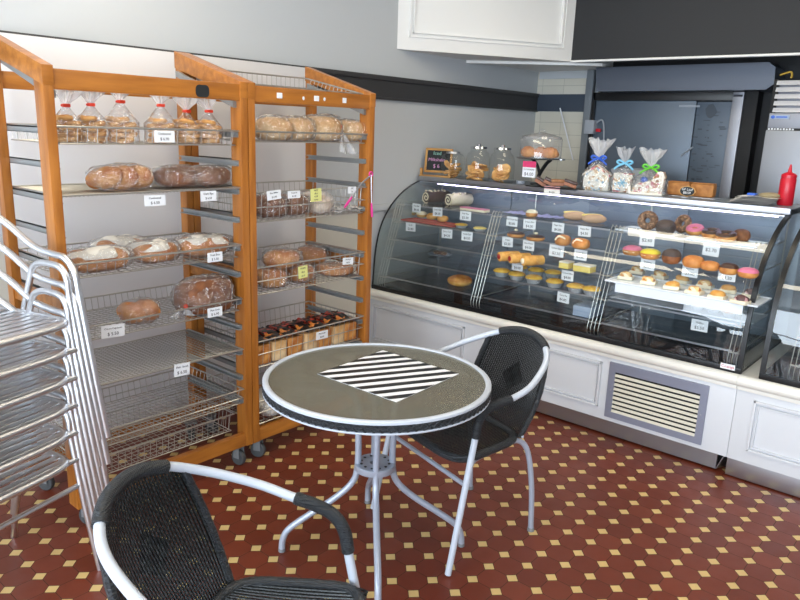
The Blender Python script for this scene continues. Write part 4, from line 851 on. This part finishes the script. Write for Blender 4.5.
# ---- cookie bags
def cookiebag(px,label,zpx,s=1.0,lean=0,tie=True,dx=-.1):
    z=1.568-.06+.003; p=onx(px,142,XF-.02+dx); p.z=z
    t=thing('cookie_bag',label,'bag of cookies',p,random.uniform(-.3,.3),'cookie bags on the top shelf of the left rack')
    r=.057*s; k=0
    for l in range(5):
        for j in range(3 if l<4 else 2):
            a=j*2.09+l*.9; m=M(); m.lathe([(0,-.008),(.028,-.008),(.033,0),(.028,.009),(0,.011)],(.024*s*math.cos(a),.024*s*math.sin(a),.011+.019*l),14,R=Matrix.Rotation(random.uniform(-.2,.2),3,'X'),wob=.12,seed=l*3+j); mk('cookie',m,'cookie',t)
    H=.085; N=.14*s
    m=M(); m.grid(lambda u,v:(lambda a,q:(r*1.12*q*math.cos(a)*(1+.06*math.sin(5*a+v*4)),r*1.08*q*math.sin(a)*(1+.06*math.cos(4*a)),.001+v*N))(2*PI*u,1 if v<.5 else max(.12,1-((v-.5)/.5)**.9*.9)),26,12); mk('plastic_bag',m,'bag',t,sharp=3)
    m=ruffle(N,.068*s,.048*s,lean,6,px)
    mk('gathered_top',m,'bag_milky',t,sharp=3)
    m=M(); m.tube([(.011*math.cos(k*PI/5),.011*math.sin(k*PI/5),N-.002) for k in range(10)],.0055,6,closed=True); m.cbox((.012,0,N-.002),(.012,.026,.012),.002); mk('red_tie',m,'red_tie',t)
for i,(px,s,ln) in enumerate(((68,.95,.02),(93,1,0),(122,1.12,.005),(162,1.08,0),(187,.95,.0),(209,.98,-.03))):
    cookiebag(px,['leftmost red tied bag of cookies, half behind the rack post','second red tied cookie bag from the left, tall straight neck','third cookie bag from the left, the widest with a big ruffled top','fourth cookie bag from the left, above the white card','fifth cookie bag from the left, narrow fan shaped top','rightmost cookie bag, its top leaning to the left'][i],0,s,ln)
# ---- bagged loaves
def loaf(px,py,z,x,L_,W_,H_,bread,label,rz=0,group=None,bagm='bag',icing=None,lumps=1,tie=None,extra=None,pw=.75,z0=0,cat='loaf',name='bagged_loaf'):
    """px,py = base centre on plane x"""
    p=onx(px,py,x); p.z=z+.003+z0
    t=thing(name,label,cat,p,rz,group); sd=random.random()*9
    if lumps==1:
        m=M(); m.blob((0,0,H_*.5),(W_/2,L_/2,H_/2),None,22,14,pw,.12,10,sd,flatb=-H_*.48); mk('loaf',m,bread,t)
    else:
        for k in range(lumps):
            y=-L_/2+L_*(k+.5)/lumps; m=M(); m.blob((0,y,H_*.5),(W_/2,L_/lumps*.54,H_/2*random.uniform(.85,1.1)),Matrix.Rotation(.45+random.uniform(-.15,.15),3,'X')@Matrix.Rotation(random.uniform(.2,.7),3,'Z'),18,12,.9,.12,10,sd+k,flatb=-H_*.48); mk('roll',m,bread,t)
    if icing:
        m=M(); m.blob((0,0,H_*.54),(W_/2*.95,L_/2*.95,H_/2*1.07),None,30,18,.8,.26,16,sd+2,flatb=H_*.08); mk('icing',m,icing,t)
    if bagm:
        crs=lambda p: p*(1+.10*abs(noise.noise(p*30+Vector((sd,0,0))))+.07*noise.noise(p*60+Vector((0,sd,0))))
        m=M(); m.blob((0,0,H_*.52),(W_/2*1.06,L_/2*1.12,H_/2*1.08),None,56,34,.7,.12,12,sd+1,flatb=-H_*.5,fn=crs); mk('plastic_bag',m,bagm,t,sharp=3)
    if tie is not None:
        y,zz,yy,z2=tie
        m=M(); m.tube([(W_/2*.9,y+.007*math.cos(a),zz+.007*math.sin(a)) for a in [k*PI/4 for k in range(8)]],.0025,6,closed=True); mk('red_tie',m,'red_tie',t)
        m=M()
        for k in range(6):
            a=-.7+k*.28; m.grid(lambda u,v:(W_/2*.9+.012*math.sin(k+u*3)*v,y+(yy-y)*v+(u-.5)*.03*v+a*.06*v,zz+(z2-zz)*v+.006*math.cos(k*2)*v),3,4)
        mk('gathered_end',m,'bag_milky',t,sharp=3)
    return t
zt=1.326
loaf(122,193,zt,XF-.12,.21,.15,.095,'bread_gold','bag of three golden rolls at the left of the flat tray',lumps=3,group='bagged bread on the left rack',name='bagged_rolls',cat='bread rolls')
loaf(178,191,zt,XF-.14,.20,.15,.085,'bread_brown','left dark brown loaf in a bag on the flat tray',group='bagged bread on the left rack')
loaf(209,189,zt,XF-.12,.20,.13,.085,'bread_brown','right dark brown loaf in a bag on the flat tray',rz=.15,group='bagged bread on the left rack')
zt=1.073-.055
for x,y,xx,lb,rz,w in ((98,273,XF-.11,'front left bun with thick white icing, third level of left rack',-.08,.13),(122,262,XF-.30,'rear bun with white icing behind the front left one',-.1,.12),(156,266,XF-.14,'middle iced bun with white top, third level of left rack',.1,.14),(203,258,XF-.15,'right long iced bun with white stripes in a bag',-.1,.15)):
    loaf(x,y+4,zt,xx,.24 if w!=.14 else .19,w,.088,'bread_orange',lb,rz=rz,group='iced buns on the third level',icing='icing',bagm='bag',name='iced_bun_loaf',cat='iced bun')
zt=.826-.055
loaf(140,327,zt,XF-.12,.14,.13,.095,'bread_orange','small bag of two round cheesy buns, fourth level of left rack',lumps=2,group='bagged bread on the left rack',name='bagged_rolls',cat='bread rolls')
loaf(205,322,zt,XF-.10,.25,.16,.155,'bread_brown','large brown seeded loaf in a bag, fourth level of left rack',pw=.5,group='bagged bread on the left rack',tie=(-.14,.06,-.16,.02))
# right rack
zt=1.568-.045
for i,(x,L_,w,h,lb,br) in enumerate(((273,.14,.18,.11,'leftmost round pale loaf in top basket of right rack','bread_pale'),(296,.13,.18,.11,'second pale loaf with folded bag end, top basket of right rack','bread_pale'),(322,.17,.18,.125,'large bagged loaf with a hanging twisted end, top basket of right rack','bread_pale'),(350,.13,.18,.11,'rightmost pale sliced loaf in top basket of right rack','bread_pale'))):
    loaf(x,143,zt,XF-.13,L_,w,h,br,lb,group='pale loaves on the right rack',pw=.7,tie=(.05,.075,.105,-.055) if i==2 else None)
zt=1.165
for i,(x,br,lb) in enumerate(((268,'bread_brown','leftmost brown loaf in the second basket of right rack'),(290,'bread_brown','brown loaf behind the left white price cards, right rack'),(314,'bread_pale','pale loaf behind the yellow note, right rack'))):
    loaf(x,214,zt,XF-.15,.14,.2,.10,br,lb,group='loaves in the second basket of right rack',bagm='bag_milky' if i==2 else 'bag')
t=thing('folded_bread_bags','flattened clear bread bags at right of second basket, right rack','plastic bags',onx(335,212,XF-.12)); t.location.z=zt+.004
m=M(); m.grid(lambda u,v:((v-.5)*.22,(u-.5)*.20,.025+.03*noise.noise(Vector((u*4,v*4,2)))),14,10); m.grid(lambda u,v:((v-.5)*.2,(u-.5)*.18,.012+.02*noise.noise(Vector((u*4,v*3,7)))),14,10); mk('plastic_film',m,'bag_milky',t)
zt=.825
for i,(x,y,z0,L_,br,lb) in enumerate(((282,290,.085,.17,'bread_gold','golden loaf lying on top at left of the third basket'),(270,303,0,.15,'bread_gold','round loaf in the left front corner of the third basket'),(298,298,0,.13,'bread_orange','small loaf in the middle of the third basket'),(335,285,0,.2,'bread_orange','flat bag of rolls at right of the third basket'),(310,280,.04,.15,'bread_orange','loaf at the back behind the yellow note, third basket'))):
    loaf(x,y if z0==0 else y,zt,XF-.13 if i!=4 else XF-.3,L_,.17,.09 if i!=3 else .06,br,lb,group='bagged loaves in the third basket',z0=z0,rz=[.5,0,.3,-.3,.2][i])
zt=.47
for i in range(7):
    x=266+i*16.2; y=392-i*6.6; p=onz(x,y,zt+.0); p=Vector((XF-.13,b0+.06+i*.098,zt+.003))
    t=thing('wrapped_loaf','black and flame patterned wrapped loaf, %s from the left in the fourth basket'%['first','second','third','fourth','fifth','sixth','seventh'][i],'loaf',p,random.uniform(-.12,.12),'black wrapped loaves in the fourth basket')
    m=M(); m.box((-.10,-.044,0),(.10,.044,.10),.012); mk('sliced_bread',m,'bread_pale' if i%2 else 'bread_gold',t)
    m=M(); m.grid(lambda u,v:((v-.5)*.22,math.sin((u-.5)*2.2)*.052,.105+.012*math.cos((u-.5)*2.2)+.010*noise.noise(Vector((u*5+i,v*5,i)))),8,10); m.grid(lambda u,v:(-.08+.10*v,(u-.5)*.08,.118+.03*v*(1-v)+.012*noise.noise(Vector((u*6+i,v*4,3*i)))),6,6); mk('wrapper',m,'wrapper',t)
zt=.18
loaf(268,424,zt,XF-.12,.16,.2,.09,'cream_food','white wrapped loaf at the bottom left of right rack',bagm='bag_milky',group='loaves at the bottom of right rack')
loaf(300,410,zt,XF-.2,.16,.2,.08,'cream_food','white wrapped loaf mostly hidden by the table edge',bagm='bag_milky',group='loaves at the bottom of right rack')
# ---- cards on racks (face +X)
RG='price cards on the bread racks'
for (x,y,w,h,ln,lb,rot,col) in ((164.5,136.5,.088,.045,[('Continental',.26),('$ 6.90',.34)],'white price card under the fourth cookie bag',0,'white_card'),
 (155,200.5,.09,.042,[('Continental',.26),('$ 6.50',.36)],'white price card hanging left on the flat tray of left rack',0,'white_card'),
 (208.5,196,.075,.042,[('Dark Rye',.3),('$ 6.50',.3)],'white price card hanging below the dark brown loaves',0,'white_card'),
 (215,257,.075,.042,[('Fruit Bun',.3),('$ 5.50',.34)],'white price card on the basket of iced buns',0,'white_card'),
 (113,331,.095,.05,[('Cheese Capsicum',.2),('$ 5.50',.36)],'white price card left of the cheesy buns',-.05,'white_card'),
 (215,312,.075,.042,[('Plain Grain',.26),('$ 6.90',.38)],'white price card in front of the large seeded loaf',0,'white_card'),
 (182,369.5,.075,.055,[('Plain  Scroll',.22),('$ 6.50',.34)],'white price card on the empty flat tray',-.06,'white_card'),
 (274,195,.062,.042,[('Rice White',.24),('$ 6.00',.28)],'tilted white price card at far left of second basket, right rack',.08,'white_card'),
 (294,194.5,.058,.035,[('Cream Hi',.26),('$ 6.00',.28)],'second white price card from the left, right rack second basket',0,'white_card'),
 (316,195,.054,.062,[('NOT',.2),('slice',.2),('4-10',.2),('sorry',.2)],'yellow note clipped on the second basket of right rack',.03,'yellow_card'),
 (352,190,.045,.034,[('RYE',.3),('$6',.3)],'small white price card at right end of second basket, right rack',0,'white_card'),
 (303,272,.045,.06,[('PLAIN',.2),('slice',.2),('on 4',.2)],'yellow note clipped on the third basket of right rack',.05,'yellow_card'),
 (348,261,.058,.036,[('Sourdough',.24),('$6.50',.28)],'white price card at right end of third basket, right rack',-.05,'white_card'),
 (322,335,.062,.042,[('Multi Grain',.24),('$6.00',.28)],'white price card on the basket of black wrapped loaves',-.02,'white_card')):
    p=onx(x,y,XF+.003); w*=(1.3 if x>255 else 1); pcard(p,w,h,ln,lb,RG,rot=-rot,col=col,facex=True)
# tongs
a=onx(371,174,XF+.012); t=thing('tongs','pink handled steel tongs hooked over the corner of the right rack','tongs',a)
def rel(x,y,xx=XF+.012): return onx(x,y,xx)-a
for i,pts in enumerate(([rel(371,175),rel(371,190),rel(371.5,203)],[rel(371,175),rel(362,183,XF-.0),rel(352,197,XF+.006)])):
    m=M(); m.tube(pts,.0045,8,flat=.5); mk('steel_arm',m,'steel_bright',t)
    e=pts[-1]; d=(pts[-1]-pts[-2]).normalized(); m=M(); m.tube([e,e+d*.045,e+d*.075],[.006,.008,.006],8,flat=.6); mk('pink_grip',m,'pink_plastic',t)
m=M(); m.tube([Vector((0,.012*math.cos(k*PI/5),.012*math.sin(k*PI/5))) for k in range(10)],.004,6,closed=True); mk('pink_loop',m,'pink_plastic',t)
# ================================================================== TABLE
TC=Vector((-1.640,1.800,0)); TR=.416; TZ=.715
t=thing('bistro_table','round cafe table with white rim, brown glass top and braided edge','table',TC)
m=M(); m.lathe([(0,TZ-.010),(TR-.02,TZ-.010),(TR-.02,TZ-.004),(0,TZ-.004)],n=72); mk('glass_top',m,'table_glass',t)
m=M(); m.lathe([(TR-.021,TZ-.012),(TR-.021,TZ-.001),(TR-.017,TZ+.002),(TR-.006,TZ+.002),(TR,TZ-.002),(TR,TZ-.010),(TR-.01,TZ-.012)],n=72); mk('white_rim',m,'white_powder',t)
m=M(); m.lathe([(TR-.012,TZ-.036),(TR-.003,TZ-.034),(TR-.0005,TZ-.024),(TR-.003,TZ-.011),(TR-.012,TZ-.010)],n=72)
for k in range(96):
    a=2*PI*k/96
    for s in (-1,1):
        pts=[Vector(((TR-.001)*math.cos(a+s*j*.016),(TR-.001)*math.sin(a+s*j*.016),TZ-.034+j*.0055)) for j in range(5)]; m.tube(pts,.0032,5)
mk('braided_edge',m,'wicker_wrap',t)
m=M(); m.lathe([(TR-.02,TZ-.045),(TR-.001,TZ-.044),(TR+.001,TZ-.0405),(TR-.001,TZ-.037),(TR-.02,TZ-.037)],n=72); mk('lower_ring',m,'white_powder',t)
m=M()
for a in (PI/4,3*PI/4): m.tube([(-TR*.95*math.cos(a),-TR*.95*math.sin(a),TZ-.03),(TR*.95*math.cos(a),TR*.95*math.sin(a),TZ-.03)],.011,8)
mk('cross_bars',m,'powder',t)
def clampf(v): return v
for ang_ in (-44,48,137,226):
    a=math.radians(ang_); d=Vector((math.cos(a),math.sin(a),0)); z=Vector((0,0,1))
    pts=smoothp([d*.30+z*(TZ-.04),d*.12+z*(TZ-.05),d*.068+z*(TZ-.12),d*.066+z*.50,d*.066+z*.36,d*.085+z*.29,d*.15+z*.225,d*.255+z*.15,d*.325+z*.095,d*.348+z*.05,d*.352+z*.004],6)
    m=M(); m.tube(pts,.0125,12); lg=mk('leg',m,'powder',t)
    m=M(); m.lathe([(0,0),(.0135,0),(.0135,.012),(.0125,.014)],d*.352,12); mk('foot_cap',m,'caster_grey',lg)
m=M(); m.lathe([(.02,.346),(.076,.346),(.078,.349),(.078,.369),(.075,.372),(.02,.372),(.02,.346)],n=32); hb=mk('hub',m,'powder',t)
m=M()
for k in range(12): a=2*PI*k/12; m.lathe([(0,.3732),(.0055,.3732),(.0055,.371)],(.054*math.cos(a),.054*math.sin(a),0),8)
mk('hub_holes',m,'black',hb)
# striped square sticker
cs=[onz(x,y,TZ-.003) for x,y in ((317.4,374),(383,350.4),(459,374),(396.4,402.4))]
c0=sum(cs,Vector())/4; t=thing('striped_placemat','square black and white striped sticker flat on the table top','placemat',c0)
m=M(); m.poly([p-c0 for p in cs],.0012,(0,0,1)); s_=mk('sheet',m,'white_card',t)
# stripes run along the cs0->cs1.. direction seen in the photo: from left corner to upper right
e1=onz(448,378,TZ)-onz(330,374,TZ)
def lineclip(o,d,P):
    hits=[]
    for i in range(4):
        a,b=P[i],P[(i+1)%4]; den=(d.x*(b.y-a.y)-d.y*(b.x-a.x))
        if abs(den)<1e-9: continue
        s=((o.x-a.x)*d.y-(o.y-a.y)*d.x)/((b.x-a.x)*d.y-(b.y-a.y)*d.x)
        if 0<=s<=1: hits.append(a+(b-a)*s)
    return hits
# direction taken from a stripe edge: (330,378)->(385,366)
q0=onz(337,382.4,TZ); q1=onz(450,371.0,TZ); sd=(q1-q0).normalized(); sn=Vector((-sd.y,sd.x,0))
offs=[(p-c0).dot(sn) for p in cs]; lo,hi=min(offs),max(offs); n=9; m=M(); pr=(hi-lo)/9.5
P=[p-c0 for p in cs]
for k in range(n):
    u0=lo+pr*(k+.5); u1=u0+pr*.5
    pts=[]
    # clip quad by half planes
    poly=[Vector((p.x,p.y,0)) for p in P]
    for (lim,sg) in ((u0,1),(u1,-1)):
        out=[]
        for i in range(len(poly)):
            a,b=poly[i],poly[(i+1)%len(poly)]; da=(a.dot(sn)-lim)*sg; db=(b.dot(sn)-lim)*sg
            if da>=0: out.append(a)
            if da*db<0: out.append(a+(b-a)*(da/(da-db)))
        poly=out
        if not poly: break
    if len(poly)>2: m.poly([p+Vector((0,0,.0013)) for p in poly],.0006,(0,0,1))
mk('stripes',m,'black',s_)
# ================================================================== WICKER CHAIRS
def wchair(label,x,y,deg,group='woven cafe chairs'):
    t=thing('wicker_chair',label,'chair',(x,y,0),math.radians(deg)-PI/2,group)
    # local: +y forward, x right. key points from measurements
    def arc(s): # one side path from front foot to apex
        return [(s*.269,.262,0.004),(s*.262,.21,.27),(s*.256,.165,.50),(s*.255,.150,.58),(s*.256,.120,.622),(s*.262,.07,.640),(s*.268,.0,.652),(s*.264,-.08,.675),(s*.232,-.165,.708),(s*.190,-.234,.738),(s*.138,-.278,.765),(s*.072,-.304,.785),(0,-.312,.792)]
    A_=arc(-1); B_=arc(1)[::-1][1:]
    path=smoothp([Vector(p) for p in A_+B_],6)
    def seg(f): return [p for i,p in enumerate(path) if f(p)]
    m=M(); m.tube(path,.0125,12); fr=mk('hoop_frame',m,'white_powder',t)
    # black wraps: top of back, and the arm bends
    N=len(path); top_=[p for p in path if abs(p.x)<=.143 and p.y<-.2]
    m=M(); rr=[.0165+.0012*(k%2) for k in range(len(smoothp(top_,4)))]; sp_=smoothp(top_,4); m.tube(sp_,rr,12); mk('back_wrap',m,'wicker_wrap',t)
    for s in (-1,1):
        wr=[p for p in path if p.x*s>0 and p.y>.012 and p.z>.515]
        sp_=smoothp(wr,5); m=M(); m.tube(sp_,[.0165+.0012*(k%2) for k in range(len(sp_))],12); mk('arm_wrap',m,'wicker_wrap',t)
        # rear leg
        m=M(); m.tube(smoothp([(s*.200,-.219,.004),(s*.198,-.205,.2),(s*.190,-.175,.36),(s*.178,-.13,.415),(s*.185,-.05,.418),(s*.22,.12,.418),(s*.25,.17,.418)],5),.0115,10); lg=mk('rear_leg',m,'powder',t)
        m=M(); m.lathe([(0,0),(.0145,0),(.0145,.014),(.012,.016)],(s*.200,-.219,0),12); mk('foot_cap',m,'caster_grey',lg)
        m=M(); m.blob((s*.185,-.14,.435),(.009,.009,.009),None,10,8); mk('joint_cap',m,'white_powder',t)
    m=M(); m.tube([(-.260,.195,.345),(.260,.195,.345)],.009,8); mk('front_stretcher',m,'powder',t)
    # seat
    def sedge(k):
        a=2*PI*k/40; cx,cy=math.cos(a),math.sin(a); px=math.copysign(abs(cx)**.42,cx); py=math.copysign(abs(cy)**.42,cy)
        y=.045+.18*py; w=.19+ (y+.135)/.36*.052; return Vector((w*px,y,.432+.006*math.sin(k)*0))
    ed=[sedge(k) for k in range(40)]
    m=M(); sp_=smoothp(ed,3,True); m.tube(sp_,[.0155+.001*(k%2) for k in range(len(sp_))],10,closed=True); mk('seat_rim',m,'wicker_wrap',t)
    def sf(u,v):
        y=-.135+.36*v; w=(.19+(y+.135)/.36*.052)*(1 if .05<v<.95 else .96); x=(u-.5)*2*w*.985
        return (x,y,.436-.016*math.sin(PI*u)*math.sin(PI*v))
    m=M(); m.grid(sf,20,18); mk('woven_seat',m,'weave',t,sharp=3)
    # back
    def bf(u,v):
        s=(u-.5)*2
        w0=.168; w1=.150+.02*0
        zb_,zt_=.435,.0
        # top edge follows hoop
        xt=s*.172; 
        # find hoop y,z at |x|
        ax=abs(xt); yt=-.312+ (ax/.172)**2*.058; ztp=.792-(ax/.172)**2*.042
        xb_=s*.180; yb=-.134-.010*(1-s*s); zb_=.430
        w=math.sin(v*PI)
        x=xb_+(xt-xb_)*v+s*.022*w; y=yb+(yt-yb)*v-.016*w*(1-s*s*.6); z=zb_+(ztp-zb_)*v
        return (x,y,z)
    m=M(); m.grid(bf,20,24); mk('woven_back',m,'weave',t,sharp=3)
    for s in (0,1):
        pts=[bf(s,k/12) for k in range(13)]; m=M(); m.tube(pts,[.010+.001*(k%2) for k in range(13)],8); mk('back_edge_wrap',m,'wicker_wrap',t)
    return t
wchair('black woven chair with white tube arms, pushed to far side of the table',-1.5133,2.1971,-105.78)
wchair('black woven chair with white tube arms in the left foreground',-1.1561,.8580,29.8)
# ================================================================== ALUMINIUM CHAIR STACK
def achair(loc,rz,label):
    t=thing('aluminium_chair',label,'chair',loc,rz,'stacked aluminium chairs'); W=.25
    # local +x forward, y left
    path=[]
    def side(s): return [(.245,s*(W+.02),.0),(.215,s*(W+.008),.25),(.18,s*W,.52),(.165,s*W,.60),(.125,s*W,.645),(.06,s*W,.655),(-.02,s*(W-.005),.675),(-.12,s*(W-.02),.745),(-.19,s*(W-.06),.80),(-.235,s*(W-.13),.835),(-.25,0,.845)]
    m=M(); m.tube(smoothp([Vector(p) for p in side(1)+side(-1)[::-1][1:]],6),.0125,10); mk('hoop_frame',m,'alu',t)
    for s in (1,-1):
        y=s*(W-.026)
        m=M(); m.tube(smoothp([(.235,y+s*.018,.0),(.20,y+s*.005,.25),(.165,y,.50),(.158,y,.575),(.138,y,.612),(.10,y,.624),(.04,y,.624),(.0,y,.605),(-.022,y,.56),(-.075,y,.42),(-.17,y+s*.01,.16),(-.22,y+s*.02,.0)],6),.0115,10); mk('leg_frame',m,'alu',t)
    ring_=[]
    for k in range(36):
        a=2*PI*k/36; cx,cy=math.cos(a),math.sin(a); ring_.append(Vector((math.copysign(abs(cx)**.4,cx)*.20-.0,math.copysign(abs(cy)**.4,cy)*.21,.435)))
    m=M(); m.tube(smoothp(ring_,2,True),.0125,10,closed=True); mk('seat_rim',m,'alu',t)
    m=M()
    for k in range(9):
        x=-.165+.041*k; m.box((x-.014,-.20,.437),(x+.014,.20,.443),.002)
    mk('seat_slats',m,'alu',t)
    m=M(); m.tube([(.185,-W+.02,.335),(.185,W-.02,.335)],.0095,8); m.tube([(-.09,-W+.03,.39),(-.09,W-.03,.39)],.0095,8); mk('crossbar',m,'alu',t)
    m=M()
    for k in range(7):
        y=-.12+.04*k; m.grid(lambda u,v:(-.235-.0*v+ (1-abs(y)/.2)*-.01+.03*(1-u),y-.014+.028*v,.60+.225*u),8,2)
    mk('back_slats',m,'alu',t)
    return t
th=math.radians(17); fwd=Vector((math.cos(th),math.sin(th),0)); lf=Vector((-math.sin(th),math.cos(th),0))
foot=Vector((-2.268,1.045,0)); org=foot-fwd*.245-lf*.27
nm=['lowest aluminium chair of the stack, its feet on the floor','second aluminium chair from the bottom of the stack','third aluminium chair from the bottom of the stack','fourth aluminium chair from the bottom of the stack','fifth aluminium chair, just under the top one','topmost aluminium chair of the stack, slatted seat in view']
ac=achair(org,th,nm[0])
for i in range(1,6): dup(ac,org+Vector((-.008,.010,.097))*i,th,nm[i])
# ================================================================== CEILING LIGHTS
def batten(x0,x1,y,label):
    t=thing('ceiling_light',label,'ceiling light',((x0+x1)/2,y,ZC),0,'ceiling light panels')
    m=M(); hw=.19 if y>2 else .21; m.box((x0,y-hw-.02,ZC-.045),(x1,y+hw+.02,ZC),.004); mk('housing',m,'white_paint',t,True)
    m=M(); m.box((x0+.02,y-hw,ZC-.062),(x1-.02,y+hw,ZC-.045),.004); mk('diffuser',m,'tube_light',t,True)
lx=[(-3.30+.08,-2.17),(-2.13,-.93),(-.6,.6)]
ln_=['first','second','third','fourth']
for i,(a,b) in enumerate(lx): batten(a,b,1.55,'wide ceiling light panel over the tables, %s from the left wall'%ln_[i])
for i,(a,b) in enumerate([(-2.27,-1.07),(-.9,.3)]): batten(a,b,3.62,'wide ceiling light panel over the counter, %s from the left wall'%ln_[i])
# ================================================================== LIGHT
w=bpy.data.worlds.new('world'); bpy.context.scene.world=w; w.use_nodes=True; nt=w.node_tree; bg=nt.nodes['Background']
bg.inputs[0].default_value=(.72,.84,1.0,1); bg.inputs[1].default_value=3.0
def area(name,loc,rot,sx,sy,e,col=(1,1,1)):
    l=bpy.data.lights.new(name,'AREA'); l.shape='RECTANGLE'; l.size=sx; l.size_y=sy; l.energy=e; l.color=col
    o=bpy.data.objects.new(name,l); C.objects.link(o); o.location=loc; o.rotation_euler=rot; return o
area('daylight_window',(-1.55,YF+.02,1.475),(PI/2,0,0),2.9,2.15,165,(.80,.90,1))
area('daylight_window',(1.57,YF+.02,1.475),(PI/2,0,0),2.75,2.15,185,(.78,.89,1))
